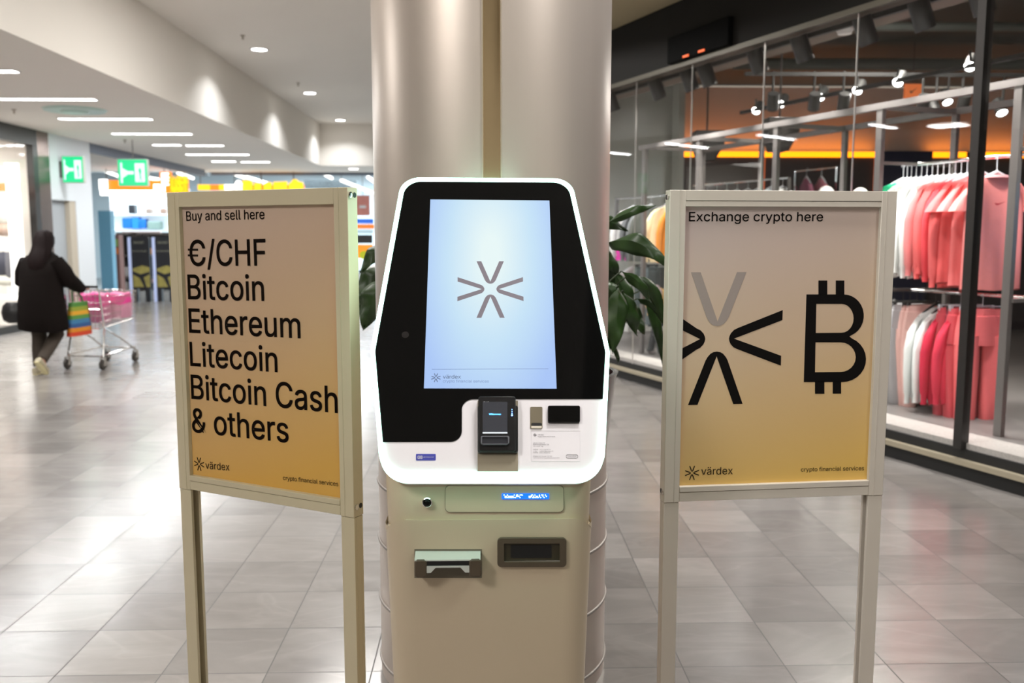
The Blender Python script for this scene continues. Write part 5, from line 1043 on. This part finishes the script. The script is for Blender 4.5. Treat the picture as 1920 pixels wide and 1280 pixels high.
# ------------------------------------------------------------------ the shopping cart
MCt = MP @ T(.17, .50, 0)
cart = thing('shopping_cart', 'chrome wire shopping cart filled with shopping, pushed by the person', 'shopping cart', MCt)
W_ = .27
def lerp(a, b, t): return a + (b - a) * t
g = G(); wr = .0035
def bx(t, h):   # basket section: t 0 (handle) .. 1 (front), h 0 bottom .. 1 top
    return (lerp(W_ * .85, W_ * .68, t) * lerp(.88, 1, h), lerp(.02, .86, t) + (0 if t == 0 else (h - .0) * .02), lerp(lerp(.50, .56, t), lerp(.98, .92, t), h))
for h in [k / 6 for k in range(7)]:
    P = []
    for s, tt in [(-1, k / 6) for k in range(7)] + [(1, 1 - k / 6) for k in range(7)]: x, y, z = bx(tt, h); P.append((s * x, y, z))
    g.tube(P + [P[0]], wr * (1.6 if h in (0, 1) else 1), 6)
for s in (-1, 1):
    for k in range(19): x0, y0, z0 = bx(k / 18, 0); x1, y1, z1 = bx(k / 18, 1); g.tube([(s * x0, y0, z0), (s * x1, y1, z1)], wr, 5)
for k in range(-4, 5):
    f = k / 4; x0, y0, z0 = bx(1, 0); x1, y1, z1 = bx(1, 1); g.tube([(f * x0, y0, z0), (f * x1, y1, z1)], wr, 5)
    xa, ya, za_ = bx(0, 0); g.tube([(f * xa, ya, za_), (f * x0, y0, z0)], wr, 5); xb, yb, zb_ = bx(0, 1); g.tube([(f * xa, ya, za_), (f * xb, yb, zb_)], wr, 5)
mk('basket', g, CHROME, cart, smooth=True)
g = G()
for s in (-1, 1):
    g.tube([(s * .24, -.05, 1.02), (s * .24, .0, .95), (s * .22, .10, .50), (s * .20, .45, .34), (s * .22, .78, .14)], .012, 8)
    g.tube([(s * .22, .10, .50), (s * .24, .02, .16)], .012, 8); g.tube([(s * .24, .02, .17), (s * .20, .78, .20)], .010, 8)
g.tube([(-.24, .02, .16), (.24, .02, .16)], .01, 8); g.tube([(-.2, .75, .18), (.2, .75, .18)], .01, 8)
mk('frame', g, CHROME, cart, smooth=True)
mk('handle', G().tube([(-.26, -.06, 1.02), (.26, -.06, 1.02)], .016, 12), BLACKP, cart, smooth=True)
WHE = mat('rubber_wheel', (.05, .045, .04), .6); 
for x, y in ((-.24, .02), (.24, .02), (-.2, .78), (.2, .78)):
    wh = mk('wheel', G().lathe([(.02, -.018), (.058, -.018), (.063, -.01), (.063, .01), (.058, .018), (.02, .018)], (x, y - .02, .063), 24, 'x'), WHE, cart, smooth=True)
    mk('hub', G().lathe([(.001, -.021), (.022, -.021), (.022, .021), (.001, .021)], (x, y - .02, .063), 16, 'x'), STEEL, wh)
    mk('fork', G().box(x - .028, x - .022, y - .035, y + .01, .05, .15).box(x + .022, x + .028, y - .035, y + .01, .05, .15).box(x - .028, x + .028, y - .02, y + .015, .145, .155), STEEL, cart)
def pack(M, sx, sy, sz, c1, c2, lab):
    t = thing('pink_package', lab, 'package', M, 'pink packages in the cart')
    mk('wrap', G().loft([[(sx * kx_ * (abs(cos(q)) ** .5) * (1 if cos(q) > 0 else -1), sy * kx_ * (abs(sin(q)) ** .5) * (1 if sin(q) > 0 else -1), z) for q in (2 * pi * j / 32 for j in range(32))] for z, kx_ in ((0, .9), (.02, 1), (sz * .6, 1.02))]), cm(c1, .35), t, smooth=True)
    mk('wrap_top', G().loft([[(sx * kx_ * (abs(cos(q)) ** .5) * (1 if cos(q) > 0 else -1), sy * kx_ * (abs(sin(q)) ** .5) * (1 if sin(q) > 0 else -1), z + .015 * sin(4 * q)) for q in (2 * pi * j / 32 for j in range(32))] for z, kx_ in ((sz * .6, 1.03), (sz * .95, 1.0), (sz, .85))]), cm(c2, .35), t, smooth=True)
pack(MCt @ T(.03, .62, .58), .16, .20, .32, (.68, .30, .42), (.80, .05, .30), 'pink wrapped pack at the front of the cart')
pack(MCt @ T(.02, .24, .56), .16, .13, .36, (.65, .20, .36), (.80, .08, .32), 'darker pink pack behind it, nearer the handle')
t = thing('striped_shopping_bag', 'striped multicoloured shopping bag hanging on the side of the cart', 'bag', MCt @ T(.04, -.13, .44))
cs = [(.65, .06, .02), (.70, .25, .02), (.03, .10, .28), (.05, .20, .40), (.10, .28, .06), (.75, .38, .03), (.30, .35, .04), (.08, .25, .05)]
for k, c in enumerate(cs):
    z0, z1 = k * .05, (k + 1) * .05; mk('stripe_band', G().loft([[(lerp(.06, .05, z / .4) * (abs(cos(q)) ** .6) * (1 if cos(q) > 0 else -1), lerp(.21, .15, z / .4) * (abs(sin(q)) ** .6) * (1 if sin(q) > 0 else -1), z) for q in (2 * pi * j / 24 for j in range(24))] for z in (z0, z1)]), cm(c, .5), t, smooth=True)
mk('bag_handle', G().tube([(.0, -.10, .39), (-.03, -.06, .52), (-.06, .0, .56), (-.03, .06, .52), (.0, .10, .39)], .011, 8), cm((.05, .16, .05), .5), t, smooth=True)
